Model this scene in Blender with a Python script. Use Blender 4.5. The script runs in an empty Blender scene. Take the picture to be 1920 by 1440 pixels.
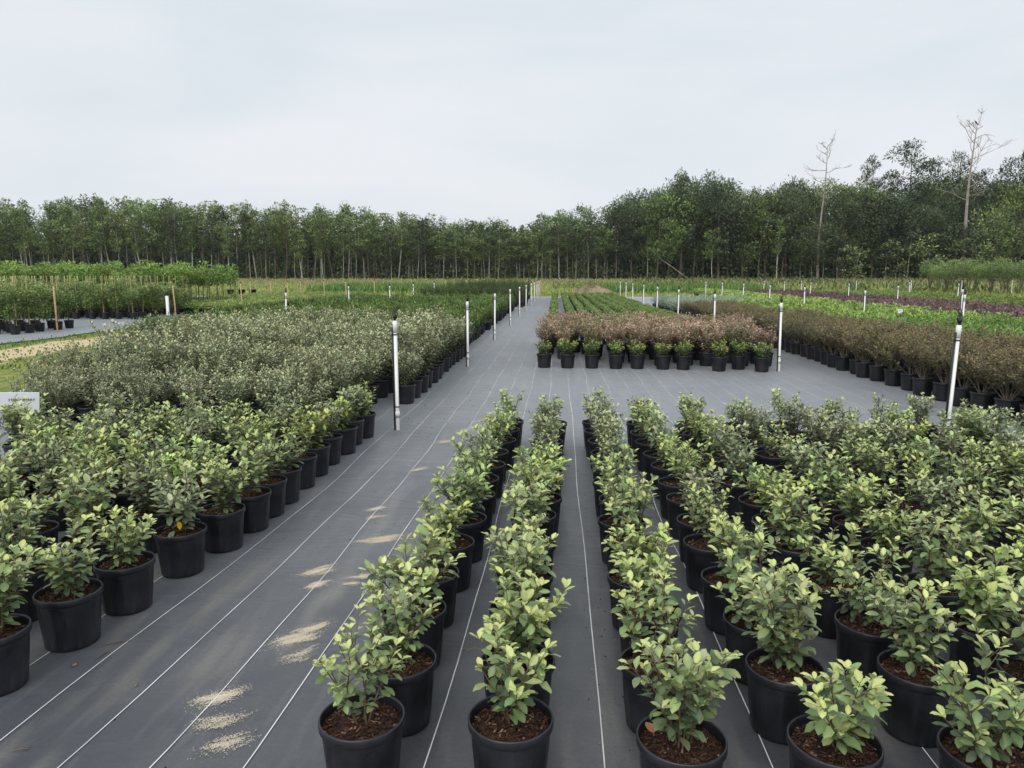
import bpy, math, random
import numpy as np
from mathutils import Vector, Matrix
R = math.radians
PI = math.pi
scene = bpy.context.scene
col = scene.collection

# ------------------------------------------------------------------ camera, sky, sun, exposure
cam_d = bpy.data.cameras.new('camera')
cam = bpy.data.objects.new('camera', cam_d)
col.objects.link(cam)
cam_d.sensor_width = 36.0
cam_d.lens = 1400 / 1920 * 36.0
cam_d.clip_start = 0.05
cam_d.clip_end = 2500
cam.location = (0, 0, 1.8)
cam.rotation_euler = (R(90 - 8.3706), 0, R(3.5585))
scene.camera = cam

world = bpy.data.worlds.new('World')
scene.world = world
world.use_nodes = True
nt = world.node_tree
nt.nodes.clear()
N = nt.nodes.new
LK = nt.links.new
w_out = N('ShaderNodeOutputWorld')
w_bg = N('ShaderNodeBackground')
w_bg.inputs['Strength'].default_value = 0.1
sky = N('ShaderNodeTexSky')
sky.sky_type = 'NISHITA'
sky.sun_disc = False
sky.sun_elevation = R(46)
sky.sun_rotation = R(200)
sky.air_density = 1.0
sky.dust_density = 3.0
tc = N('ShaderNodeTexCoord')
mp = N('ShaderNodeMapping')
mp.inputs['Scale'].default_value = (1.0, 1.0, 3.6)
nz = N('ShaderNodeTexNoise')
nz.inputs['Scale'].default_value = 1.9
nz.inputs['Detail'].default_value = 5
nz.inputs['Roughness'].default_value = 0.5
nz.inputs['Distortion'].default_value = 0.3
rp = N('ShaderNodeValToRGB')
rp.color_ramp.elements[0].position = 0.36
rp.color_ramp.elements[0].color = (0.705, 0.77, 0.82, 1)
rp.color_ramp.elements[1].position = 0.66
rp.color_ramp.elements[1].color = (0.83, 0.855, 0.895, 1)
sc_ = N('ShaderNodeVectorMath')
sc_.operation = 'SCALE'
sc_.inputs['Scale'].default_value = 9.05
mixw = N('ShaderNodeMix')
mixw.data_type = 'RGBA'
mixw.inputs['Factor'].default_value = 0.94
LK(tc.outputs['Generated'], mp.inputs['Vector'])
LK(mp.outputs['Vector'], nz.inputs['Vector'])
LK(nz.outputs['Fac'], rp.inputs['Fac'])
LK(rp.outputs['Color'], sc_.inputs[0])
LK(sky.outputs['Color'], mixw.inputs[6])
LK(sc_.outputs['Vector'], mixw.inputs[7])
LK(mixw.outputs[2], w_bg.inputs['Color'])
LK(w_bg.outputs['Background'], w_out.inputs['Surface'])

sun_d = bpy.data.lights.new('sun', 'SUN')
sun_d.energy = 1.5
sun_d.angle = R(60)
sun_d.color = (1.0, 0.97, 0.93)
sun = bpy.data.objects.new('sun', sun_d)
col.objects.link(sun)
sun.rotation_euler = (R(44), 0, R(-20))

scene.view_settings.view_transform = 'Standard'
scene.view_settings.look = 'None'
scene.view_settings.exposure = 0.22
scene.view_settings.gamma = 1.0
scene.view_settings.use_curve_mapping = False
scene.render.engine = 'CYCLES'
scene.cycles.max_bounces = 5
scene.cycles.diffuse_bounces = 3
scene.cycles.glossy_bounces = 2
scene.cycles.transmission_bounces = 3
scene.cycles.use_denoising = True
scene.cycles.caustics_reflective = False
scene.cycles.caustics_refractive = False

rng = random.Random(11)
nr = np.random.default_rng(11)


# ------------------------------------------------------------------ materials
def mat(name):
    m = bpy.data.materials.new(name)
    m.use_nodes = True
    t = m.node_tree
    return m, t, t.nodes['Principled BSDF'], t.nodes['Material Output']


def plain(name, c, rough=0.6, spec=0.5, bump=0, bscale=40, var=0.0, vscale=6):
    m, t, b, o = mat(name)
    b.inputs['Base Color'].default_value = (*c, 1)
    b.inputs['Roughness'].default_value = rough
    b.inputs['Specular IOR Level'].default_value = spec
    if bump or var:
        co = t.nodes.new('ShaderNodeTexCoord')
    if var:
        n = t.nodes.new('ShaderNodeTexNoise')
        n.inputs['Scale'].default_value = vscale
        n.inputs['Detail'].default_value = 6
        t.links.new(co.outputs['Object'], n.inputs['Vector'])
        r = t.nodes.new('ShaderNodeValToRGB')
        r.color_ramp.elements[0].position = .3
        r.color_ramp.elements[1].position = .7
        r.color_ramp.elements[0].color = (*[x * (1 - var) for x in c], 1)
        r.color_ramp.elements[1].color = (*[min(1, x * (1 + var)) for x in c], 1)
        t.links.new(n.outputs['Fac'], r.inputs['Fac'])
        t.links.new(r.outputs['Color'], b.inputs['Base Color'])
    if bump:
        n2 = t.nodes.new('ShaderNodeTexNoise')
        n2.inputs['Scale'].default_value = bscale
        n2.inputs['Detail'].default_value = 4
        t.links.new(co.outputs['Object'], n2.inputs['Vector'])
        bp = t.nodes.new('ShaderNodeBump')
        bp.inputs['Strength'].default_value = bump
        bp.inputs['Distance'].default_value = .01
        t.links.new(n2.outputs['Fac'], bp.inputs['Height'])
        t.links.new(bp.outputs['Normal'], b.inputs['Normal'])
    return m


def leafmat(name, back=None, rough=0.5, spec=0.35, trans=0.22, objvar=0.3, hue=0.5):
    m, t, b, o = mat(name)
    nn = t.nodes.new
    L = t.links.new
    at = nn('ShaderNodeAttribute')
    at.attribute_name = 'tint'
    oi = nn('ShaderNodeObjectInfo')
    mr = nn('ShaderNodeMapRange')
    mr.inputs['To Min'].default_value = 1 - objvar
    mr.inputs['To Max'].default_value = 1 + objvar
    L(oi.outputs['Random'], mr.inputs['Value'])
    hs = nn('ShaderNodeHueSaturation')
    L(at.outputs['Color'], hs.inputs['Color'])
    L(mr.outputs['Result'], hs.inputs['Value'])
    # a second random number for the hue
    mth = nn('ShaderNodeMath')
    mth.operation = 'MULTIPLY'
    mth.inputs[1].default_value = 17.31
    fr = nn('ShaderNodeMath')
    fr.operation = 'FRACT'
    L(oi.outputs['Random'], mth.inputs[0])
    L(mth.outputs[0], fr.inputs[0])
    mh = nn('ShaderNodeMapRange')
    mh.inputs['To Min'].default_value = 0.5 - 0.02 * hue
    mh.inputs['To Max'].default_value = 0.5 + 0.02 * hue
    L(fr.outputs[0], mh.inputs['Value'])
    L(mh.outputs['Result'], hs.inputs['Hue'])
    c = hs.outputs['Color']
    if back:
        g = nn('ShaderNodeNewGeometry')
        mx = nn('ShaderNodeMix')
        mx.data_type = 'RGBA'
        mx.inputs[7].default_value = (*back, 1)
        ml = nn('ShaderNodeMath')
        ml.operation = 'MULTIPLY'
        ml.inputs[1].default_value = 0.75
        L(g.outputs['Backfacing'], ml.inputs[0])
        L(ml.outputs[0], mx.inputs['Factor'])
        L(c, mx.inputs[6])
        c = mx.outputs[2]
    L(c, b.inputs['Base Color'])
    b.inputs['Roughness'].default_value = rough
    b.inputs['Specular IOR Level'].default_value = spec
    tr = nn('ShaderNodeBsdfTranslucent')
    L(c, tr.inputs['Color'])
    ms = nn('ShaderNodeMixShader')
    ms.inputs['Fac'].default_value = trans
    L(b.outputs['BSDF'], ms.inputs[1])
    L(tr.outputs['BSDF'], ms.inputs[2])
    L(ms.outputs['Shader'], o.inputs['Surface'])
    return m


M_pot = plain('black_pot_plastic', (0.017, 0.018, 0.023), 0.38, 0.5, 0.15, 60, 0.65, 7)
M_oldpot = plain('dusty_pot_plastic', (0.11, 0.085, 0.062), 0.8, 0.3, 0.2, 30, 0.5, 12)
M_soil = plain('bark_mulch', (0.035, 0.02, 0.014), 0.95, 0.2, 0.8, 90, 0.6, 45)
M_stem = plain('shrub_stem', (0.13, 0.095, 0.065), 0.8, 0.2, 0.2, 60, 0.4, 20)
M_twig = plain('pale_twig', (0.2, 0.16, 0.12), 0.85, 0.2, 0.2, 60, 0.3, 20)
M_pvc = plain('white_plastic_pipe', (0.88, 0.88, 0.87), 0.35, 0.5, 0.0, 60, 0.06, 7)
M_blk = plain('black_fitting', (0.012, 0.012, 0.013), 0.45, 0.5)
M_stake = plain('wooden_stake', (0.52, 0.36, 0.19), 0.75, 0.2, 0.2, 50, 0.25, 14)
M_bamboo = plain('bamboo_cane', (0.42, 0.36, 0.17), 0.6, 0.3, 0, 0, 0.2, 12)
M_stripe = plain('woven_stripe', (0.78, 0.78, 0.77), 0.6, 0.5, 0, 0, 0.35, 2.2)
M_sand = leafmat('sand', None, 0.95, 0.1, 0.0, 0.05, 0.1)
M_chip = leafmat('bark_chip', None, 0.9, 0.15, 0.0, 0.1, 0.2)
M_trunk = plain('pale_bark', (0.37, 0.35, 0.315), 0.9, 0.1, 0.5, 8, 0.35, 1.5)
M_dtrunk = plain('brown_bark', (0.13, 0.105, 0.085), 0.9, 0.1, 0.5, 8, 0.35, 1.5)
M_dead = plain('weathered_deadwood', (0.34, 0.29, 0.25), 0.9, 0.1, 0.5, 8, 0.35, 1.0)
M_bird = plain('black_feathers', (0.02, 0.02, 0.022), 0.6, 0.3)
M_sign = plain('white_sign_board', (0.85, 0.87, 0.9), 0.4, 0.4)
M_ink = plain('black_ink', (0.02, 0.02, 0.02), 0.5, 0.3)
M_stone = plain('pebble', (0.25, 0.18, 0.13), 0.8, 0.3, 0.2, 40, 0.3, 30)
M_dirt = plain('dirt', (0.26, 0.2, 0.13), 0.95, 0.1, 0.8, 3, 0.45, 1.2)

ML_silver = leafmat('silverberry_leaf', (0.36, 0.37, 0.27), 0.42, 0.5, 0.2, 0.16, 0.6)
ML_tall = leafmat('tall_silverberry_leaf', (0.32, 0.33, 0.21), 0.42, 0.5, 0.2, 0.2, 0.8)
ML_gen = leafmat('shrub_leaf', None, 0.5, 0.35, 0.2, 0.18, 0.7)
ML_tree = leafmat('tree_leaf', None, 0.6, 0.25, 0.2, 0.22, 0.8)

# woven ground cloth
M_cloth, t, b, o = mat('woven_ground_cloth')
nn = t.nodes.new
L = t.links.new
co = nn('ShaderNodeTexCoord')
dust = nn('ShaderNodeTexNoise')
dust.inputs['Scale'].default_value = 0.55
dust.inputs['Detail'].default_value = 8
dust.inputs['Roughness'].default_value = 0.62
L(co.outputs['Object'], dust.inputs['Vector'])
mp2 = nn('ShaderNodeMapping')
mp2.inputs['Scale'].default_value = (3.0, 0.5, 1)
L(co.outputs['Object'], mp2.inputs['Vector'])
streak = nn('ShaderNodeTexNoise')
streak.inputs['Scale'].default_value = 2.2
streak.inputs['Detail'].default_value = 7
L(mp2.outputs['Vector'], streak.inputs['Vector'])
fine = nn('ShaderNodeTexNoise')
fine.inputs['Scale'].default_value = 60
fine.inputs['Detail'].default_value = 3
L(co.outputs['Object'], fine.inputs['Vector'])
r1 = nn('ShaderNodeValToRGB')
r1.color_ramp.elements[0].position = 0.40
r1.color_ramp.elements[0].color = (0.027, 0.031, 0.041, 1)
r1.color_ramp.elements[1].position = 0.68
r1.color_ramp.elements[1].color = (0.098, 0.098, 0.102, 1)
L(dust.outputs['Fac'], r1.inputs['Fac'])
r2 = nn('ShaderNodeValToRGB')
r2.color_ramp.elements[0].position = 0.50
r2.color_ramp.elements[0].color = (0, 0, 0, 1)
r2.color_ramp.elements[1].position = 0.80
r2.color_ramp.elements[1].color = (0.75, 0.75, 0.75, 1)
L(streak.outputs['Fac'], r2.inputs['Fac'])
mxa = nn('ShaderNodeMix')
mxa.data_type = 'RGBA'
mxa.inputs[7].default_value = (0.20, 0.18, 0.155, 1)
L(r2.outputs['Color'], mxa.inputs['Factor'])
L(r1.outputs['Color'], mxa.inputs[6])
mxb = nn('ShaderNodeMix')
mxb.data_type = 'RGBA'
mxb.blend_type = 'MULTIPLY'
mxb.inputs['Factor'].default_value = 0.5
r3 = nn('ShaderNodeValToRGB')
r3.color_ramp.elements[0].position = 0.3
r3.color_ramp.elements[0].color = (0.55, 0.55, 0.55, 1)
r3.color_ramp.elements[1].position = 0.7
r3.color_ramp.elements[1].color = (1.3, 1.3, 1.3, 1)
L(fine.outputs['Fac'], r3.inputs['Fac'])
L(mxa.outputs[2], mxb.inputs[6])
L(r3.outputs['Color'], mxb.inputs[7])
L(mxb.outputs[2], b.inputs['Base Color'])
b.inputs['Roughness'].default_value = 0.42
b.inputs['Specular IOR Level'].default_value = 0.8
b.inputs['Sheen Weight'].default_value = 0.85
b.inputs['Sheen Roughness'].default_value = 0.36
b.inputs['Sheen Tint'].default_value = (0.9, 0.95, 1.0, 1)
wv = nn('ShaderNodeTexWave')
wv.bands_direction = 'Y'
wv.inputs['Scale'].default_value = 55
wv.inputs['Distortion'].default_value = 1.5
wv.inputs['Detail'].default_value = 1
L(co.outputs['Object'], wv.inputs['Vector'])
und = nn('ShaderNodeTexNoise')
und.inputs['Scale'].default_value = 1.6
und.inputs['Detail'].default_value = 3
L(co.outputs['Object'], und.inputs['Vector'])
ad = nn('ShaderNodeMath')
ad.operation = 'MULTIPLY_ADD'
ad.inputs[1].default_value = 14.0
L(und.outputs['Fac'], ad.inputs[0])
L(wv.outputs['Fac'], ad.inputs[2])
bp = nn('ShaderNodeBump')
bp.inputs['Strength'].default_value = 0.2
bp.inputs['Distance'].default_value = 0.002
L(ad.outputs[0], bp.inputs['Height'])
mpw = nn('ShaderNodeMapping')
mpw.inputs['Scale'].default_value = (1.1, 2.0, 1)
mpw.inputs['Rotation'].default_value = (0, 0, 0.12)
L(co.outputs['Object'], mpw.inputs['Vector'])
wr = nn('ShaderNodeTexNoise')
wr.inputs['Scale'].default_value = 1.3
wr.inputs['Detail'].default_value = 4
wr.inputs['Distortion'].default_value = 0.6
L(mpw.outputs['Vector'], wr.inputs['Vector'])
wr2 = nn('ShaderNodeMath')
wr2.operation = 'SUBTRACT'
wr2.inputs[1].default_value = 0.5
L(wr.outputs['Fac'], wr2.inputs[0])
wr3 = nn('ShaderNodeMath')
wr3.operation = 'ABSOLUTE'
L(wr2.outputs[0], wr3.inputs[0])
bpw = nn('ShaderNodeBump')
bpw.inputs['Strength'].default_value = 0.2
bpw.inputs['Distance'].default_value = 0.05
L(wr3.outputs[0], bpw.inputs['Height'])
L(bp.outputs['Normal'], bpw.inputs['Normal'])
L(bpw.outputs['Normal'], b.inputs['Normal'])

# field and lane ground
M_ground, t, b, o = mat('field_ground')
nn = t.nodes.new
L = t.links.new
co = nn('ShaderNodeTexCoord')
sep = nn('ShaderNodeSeparateXYZ')
L(co.outputs['Object'], sep.inputs[0])
mpg = nn('ShaderNodeMapping')
mpg.inputs['Scale'].default_value = (0.35, 1.0, 1)
L(co.outputs['Object'], mpg.inputs['Vector'])
na = nn('ShaderNodeTexNoise')
na.inputs['Scale'].default_value = 0.22
na.inputs['Detail'].default_value = 9
na.inputs['Roughness'].default_value = 0.65
L(mpg.outputs['Vector'], na.inputs['Vector'])
nb = nn('ShaderNodeTexNoise')
nb.inputs['Scale'].default_value = 3.0
nb.inputs['Detail'].default_value = 8
L(co.outputs['Object'], nb.inputs['Vector'])
rg = nn('ShaderNodeValToRGB')
e = rg.color_ramp.elements
e[0].position = .35
e[0].color = (0.14, 0.19, 0.045, 1)
e[1].position = .7
e[1].color = (0.33, 0.33, 0.105, 1)
L(nb.outputs['Fac'], rg.inputs['Fac'])
# bare soil far out (towards the wood) and a sandy wheel track in the lane
far = nn('ShaderNodeMapRange')
far.inputs['From Min'].default_value = 84
far.inputs['From Max'].default_value = 104
far.inputs['To Min'].default_value = -0.25
far.inputs['To Max'].default_value = 0.32
L(sep.outputs['Y'], far.inputs['Value'])
adf = nn('ShaderNodeMath')
adf.operation = 'ADD'
L(na.outputs['Fac'], adf.inputs[0])
L(far.outputs['Result'], adf.inputs[1])
rs = nn('ShaderNodeValToRGB')
rs.color_ramp.elements[0].position = 0.56
rs.color_ramp.elements[0].color = (0, 0, 0, 1)
rs.color_ramp.elements[1].position = 0.68
rs.color_ramp.elements[1].color = (1, 1, 1, 1)
L(adf.outputs[0], rs.inputs['Fac'])
mg = nn('ShaderNodeMix')
mg.data_type = 'RGBA'
mg.inputs[7].default_value = (0.23, 0.18, 0.125, 1)
L(rs.outputs['Color'], mg.inputs['Factor'])
L(rg.outputs['Color'], mg.inputs[6])
# lane sand: distance from the lane's middle line x = -12.6
dx = nn('ShaderNodeMath')
dx.operation = 'ADD'
dx.inputs[1].default_value = 12.7
L(sep.outputs['X'], dx.inputs[0])
ab = nn('ShaderNodeMath')
ab.operation = 'ABSOLUTE'
L(dx.outputs[0], ab.inputs[0])
ln = nn('ShaderNodeMapRange')
ln.inputs['From Min'].default_value = 0.35
ln.inputs['From Max'].default_value = 1.7
ln.inputs['To Min'].default_value = 0.34
ln.inputs['To Max'].default_value = -0.2
L(ab.outputs[0], ln.inputs['Value'])
mpl = nn('ShaderNodeMapping')
mpl.inputs['Scale'].default_value = (1.2, 0.5, 1)
L(co.outputs['Object'], mpl.inputs['Vector'])
nl = nn('ShaderNodeTexNoise')
nl.inputs['Scale'].default_value = 1.2
nl.inputs['Detail'].default_value = 7
L(mpl.outputs['Vector'], nl.inputs['Vector'])
adl = nn('ShaderNodeMath')
adl.operation = 'ADD'
L(nl.outputs['Fac'], adl.inputs[0])
L(ln.outputs['Result'], adl.inputs[1])
rl = nn('ShaderNodeValToRGB')
rl.color_ramp.elements[0].position = 0.56
rl.color_ramp.elements[0].color = (0, 0, 0, 1)
rl.color_ramp.elements[1].position = 0.7
rl.color_ramp.elements[1].color = (1, 1, 1, 1)
L(adl.outputs[0], rl.inputs['Fac'])
mg2 = nn('ShaderNodeMix')
mg2.data_type = 'RGBA'
mg2.inputs[7].default_value = (0.62, 0.5, 0.32, 1)
L(rl.outputs['Color'], mg2.inputs['Factor'])
L(mg.outputs[2], mg2.inputs[6])
L(mg2.outputs[2], b.inputs['Base Color'])
b.inputs['Roughness'].default_value = 0.95
b.inputs['Specular IOR Level'].default_value = 0.1
bpg = nn('ShaderNodeBump')
bpg.inputs['Strength'].default_value = 0.7
bpg.inputs['Distance'].default_value = 0.08
L(nb.outputs['Fac'], bpg.inputs['Height'])
L(bpg.outputs['Normal'], b.inputs['Normal'])


# ------------------------------------------------------------------ mesh helpers
class MB:
    def __init__(s):
        s.V, s.T, s.C, s.M, s.n = [], [], [], [], 0

    def add(s, V, T, c=(1, 1, 1), m=0):
        V = np.asarray(V, float).reshape(-1, 3)
        T = np.asarray(T, int).reshape(-1, 3)
        s.V.append(V)
        s.T.append(T + s.n)
        c = np.asarray(c, float)
        s.C.append(np.broadcast_to(c, (len(V), 3)))
        s.M.append(np.full(len(T), m))
        s.n += len(V)

    def mesh(s, name, mats, smooth=True):
        me = bpy.data.meshes.new(name)
        V = np.concatenate(s.V)
        T = np.concatenate(s.T)
        C = np.concatenate(s.C)
        Mi = np.concatenate(s.M)
        me.vertices.add(len(V))
        me.vertices.foreach_set('co', V.astype(np.float32).ravel())
        me.loops.add(len(T) * 3)
        me.loops.foreach_set('vertex_index', T.astype(np.int32).ravel())
        me.polygons.add(len(T))
        me.polygons.foreach_set('loop_start', np.arange(0, len(T) * 3, 3, dtype=np.int32))
        me.polygons.foreach_set('loop_total', np.full(len(T), 3, dtype=np.int32))
        for m in mats:
            me.materials.append(m)
        me.polygons.foreach_set('material_index', Mi.astype(np.int32))
        me.polygons.foreach_set('use_smooth', np.full(len(T), smooth))
        me.update(calc_edges=True)
        a = me.color_attributes.new('tint', 'FLOAT_COLOR', 'POINT')
        a.data.foreach_set('color', np.concatenate([C, np.ones((len(C), 1))], 1).astype(np.float32).ravel())
        return me


def quad(a, b_, c, d):
    return [(a, b_, c), (a, c, d)]


def tube(pts, rad, k=5, cap=True):
    pts = np.asarray(pts, float)
    n = len(pts)
    tan = np.gradient(pts, axis=0)
    tan /= np.linalg.norm(tan, axis=1)[:, None] + 1e-9
    ref = np.array([0, 0, 1.0]) if abs(tan[0][2]) < 0.9 else np.array([1.0, 0, 0])
    V = []
    for i in range(n):
        u = np.cross(tan[i], ref)
        u /= np.linalg.norm(u) + 1e-9
        v = np.cross(tan[i], u)
        for j in range(k):
            a = 2 * PI * j / k
            V.append(pts[i] + rad[i] * (math.cos(a) * u + math.sin(a) * v))
    T = []
    for i in range(n - 1):
        for j in range(k):
            a, b_ = i * k + j, i * k + (j + 1) % k
            T += quad(a, a + k, b_ + k, b_)
    if cap:
        V.append(pts[-1])
        for j in range(k):
            T.append(((n - 1) * k + j, len(V) - 1, (n - 1) * k + (j + 1) % k))
    return np.array(V), np.array(T)


def lathe(prof, k=32, rfun=None):
    V, T = [], []
    for i, (r, z) in enumerate(prof):
        for j in range(k):
            a = 2 * PI * j / k
            rr = rfun(i, j, r) if rfun else r
            V.append((rr * math.cos(a), rr * math.sin(a), z))
    for i in range(len(prof) - 1):
        for j in range(k):
            a, b_ = i * k + j, i * k + (j + 1) % k
            T += quad(a, b_, b_ + k, a + k)
    return np.array(V), np.array(T)


def box(x0, x1, y0, y1, z0, z1):
    V = [(x, y, z) for z in (z0, z1) for y in (y0, y1) for x in (x0, x1)]
    T = quad(0, 2, 3, 1) + quad(4, 5, 7, 6) + quad(0, 1, 5, 4) + quad(2, 6, 7, 3) + quad(0, 4, 6, 2) + quad(1, 3, 7, 5)
    return np.array(V, float), np.array(T)


# leaf templates in unit length along +Y, folded along the midrib, tip drooping
def leaf_tpl(ts, ws, droop=.14, fold=.16, wob=0.0):
    V, T = [], []
    rows = []
    for i, (tt, w) in enumerate(zip(ts, ws)):
        z = -droop * tt * tt
        wv_ = wob * (1 if i % 2 else -1)
        if w == 0:
            V.append((0, tt, z))
            rows.append((len(V) - 1,))
        else:
            V += [(-w, tt, z + fold * w + wv_), (0, tt, z), (w, tt, z + fold * w - wv_ * .6)]
            rows.append((len(V) - 3, len(V) - 2, len(V) - 1))
    for a, b_ in zip(rows, rows[1:]):
        if len(a) == 1 and len(b_) == 3:
            T += [(a[0], b_[1], b_[0]), (a[0], b_[2], b_[1])]
        elif len(a) == 3 and len(b_) == 1:
            T += [(a[0], a[1], b_[0]), (a[1], a[2], b_[0])]
        else:
            T += quad(a[0], a[1], b_[1], b_[0]) + quad(a[1], a[2], b_[2], b_[1])
    return np.array(V, float), np.array(T)


T_near = leaf_tpl([0, .1, .25, .5, .75, .92, 1], [0, .03, .19, .27, .21, .08, 0], .2, .28, .012)
T_mid = leaf_tpl([0, .32, .72, 1], [0, .22, .24, 0], .15, .28)
T_low = (np.array([(0, 0, 0), (-.26, .5, .05), (.26, .5, .05), (0, 1, -.1)], float), np.array([(0, 2, 1), (1, 2, 3)]))


def unit(a):
    return a / (np.linalg.norm(a, axis=-1, keepdims=True) + 1e-9)


def place_leaves(mb, tpl, P, D, Nn, S, C, W=None, m=0):
    P, D, Nn, S, C = map(lambda a: np.asarray(a, float), (P, D, Nn, S, C))
    n = len(P)
    if n == 0:
        return
    W = np.ones(n) if W is None else np.asarray(W, float)
    D = unit(D)
    Nn = unit(Nn - D * np.sum(D * Nn, 1, keepdims=True))
    X = np.cross(D, Nn)
    tv, tt = tpl
    k = len(tv)
    V = (P[:, None, :] + S[:, None, None] * (tv[None, :, 0, None] * W[:, None, None] * X[:, None, :] + tv[None, :, 1, None] * D[:, None, :] + tv[None, :, 2, None] * Nn[:, None, :]))
    T = tt[None] + (np.arange(n) * k)[:, None, None]
    mb.add(V.reshape(-1, 3), T.reshape(-1, 3), np.repeat(C, k, 0), m)


def lerp(a, b_, f):
    return tuple(x + (y - x) * f for x, y in zip(a, b_))


UP = np.array([0, 0, 1.0])


def shrub(rg, H, Rr, nstem, leaf, gap, pal, low=.12, nsub=(3, 6), sublen=(.22, .42), base=.02, tip=.5, z0=0.0, lmin=.0, old_hi=.35):
    """A many-stemmed shrub: (list of (points, radii)), leaves (pos, dir, normal, size, colour)."""
    stems, P, D, Nn, S, C = [], [], [], [], [], []

    def shoot(pts, frac0, agebias):
        pts = np.asarray(pts)
        seg = np.linalg.norm(np.diff(pts, axis=0), axis=1)
        cum = np.concatenate([[0], np.cumsum(seg)])
        Lg = cum[-1]
        s = frac0 * Lg
        ph = rg.uniform(0, 6.28)
        while s < Lg:
            i = min(len(seg) - 1, int(np.searchsorted(cum, s) - 1)) if s > 0 else 0
            f = (s - cum[i]) / (seg[i] + 1e-9)
            p = pts[i] * (1 - f) + pts[i + 1] * f
            Tn = unit(pts[i + 1] - pts[i])
            u = unit(np.cross(Tn, np.array([.3, .2, 1.0]) if abs(Tn[2]) < .95 else np.array([1.0, .2, 0])))
            v = np.cross(Tn, u)
            ph += 2.4 + rg.uniform(-.3, .3)
            Pp = u * math.cos(ph) + v * math.sin(ph)
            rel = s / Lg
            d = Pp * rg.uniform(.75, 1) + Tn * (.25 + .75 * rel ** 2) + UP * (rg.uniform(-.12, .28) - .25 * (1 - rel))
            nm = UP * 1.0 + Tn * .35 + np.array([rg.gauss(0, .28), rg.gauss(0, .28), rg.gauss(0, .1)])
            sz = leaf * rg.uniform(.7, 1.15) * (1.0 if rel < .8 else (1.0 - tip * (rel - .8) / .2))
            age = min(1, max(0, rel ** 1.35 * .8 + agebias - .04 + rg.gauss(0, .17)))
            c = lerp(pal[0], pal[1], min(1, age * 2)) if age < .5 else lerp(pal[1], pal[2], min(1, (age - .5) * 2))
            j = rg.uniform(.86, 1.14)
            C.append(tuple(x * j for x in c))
            P.append(p + Pp * .004)
            D.append(d)
            Nn.append(nm)
            S.append(sz)
            s += gap * rg.uniform(.7, 1.3)
        # terminal rosette
        Tn = unit(pts[-1] - pts[-2])
        for q in range(3):
            a = rg.uniform(0, 6.28)
            P.append(pts[-1])
            D.append(Tn * rg.uniform(.5, 1.1) + np.array([math.cos(a), math.sin(a), 0.1]) * .7)
            Nn.append(UP + Tn * .2)
            S.append(leaf * rg.uniform(.45, .85))
            C.append(tuple(x * rg.uniform(.9, 1.15) for x in pal[2]))

    for i in range(nstem):
        a = 2 * PI * (i + rg.uniform(-.35, .35)) / nstem
        rr = Rr * rg.uniform(.25, 1.0)
        hh = H * rg.choice((rg.uniform(.55, .8), rg.uniform(.75, 1.0), rg.uniform(.9, 1.08))) * (1 - .15 * rr / max(Rr, 1e-6))
        b0 = np.array([math.cos(a) * base * rg.uniform(.2, 1), math.sin(a) * base * rg.uniform(.2, 1), z0])
        e_ = np.array([math.cos(a) * rr, math.sin(a) * rr, z0 + hh])
        k = 7
        pts = []
        wob = np.array([rg.gauss(0, .02), rg.gauss(0, .02), 0]) * H
        for q in range(k):
            tt = q / (k - 1)
            h = tt ** 1.15
            pts.append(np.array([b0[0] + (e_[0] - b0[0]) * h, b0[1] + (e_[1] - b0[1]) * h, b0[2] + (e_[2] - b0[2]) * tt]) + wob * math.sin(tt * 5))
        pts = np.array(pts)
        r0 = .0045 * (H / .4) ** .6
        stems.append((pts, np.linspace(r0, r0 * .35, k)))
        shoot(pts, max(low, lmin), 0.12)
        for q in range(rg.randint(*nsub)):
            tt = rg.uniform(max(low, .12), .88)
            i0 = int(tt * (k - 1))
            p0 = pts[i0] + (pts[i0 + 1] - pts[i0]) * (tt * (k - 1) - i0)
            Tn = unit(pts[i0 + 1] - pts[i0])
            az = a + rg.gauss(0, 1.1)
            od = np.array([math.cos(az), math.sin(az), 0])
            dr = unit(Tn * .55 + od * rg.uniform(.5, 1.0) + UP * rg.uniform(.1, .6))
            ll = H * rg.uniform(*sublen) * (1 - .35 * tt)
            sp = np.array([p0 + dr * ll * f + UP * ll * .22 * f * f for f in (0, .33, .66, 1)])
            stems.append((sp, np.linspace(r0 * .5, r0 * .25, 4)))
            shoot(sp, .18, (tt - .5) * .5)
    return stems, (np.array(P), np.array(D), np.array(Nn), np.array(S), np.array(C))


def stem_mesh(stems, name, m, k=5):
    mb = MB()
    for p, r in stems:
        mb.add(*tube(p, r, k))
    return mb.mesh(name, [m])


def foliage_mesh(lv, tpl, name, m, W=None):
    mb = MB()
    place_leaves(mb, tpl, *lv, W=W)
    return mb.mesh(name, [m])


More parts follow.
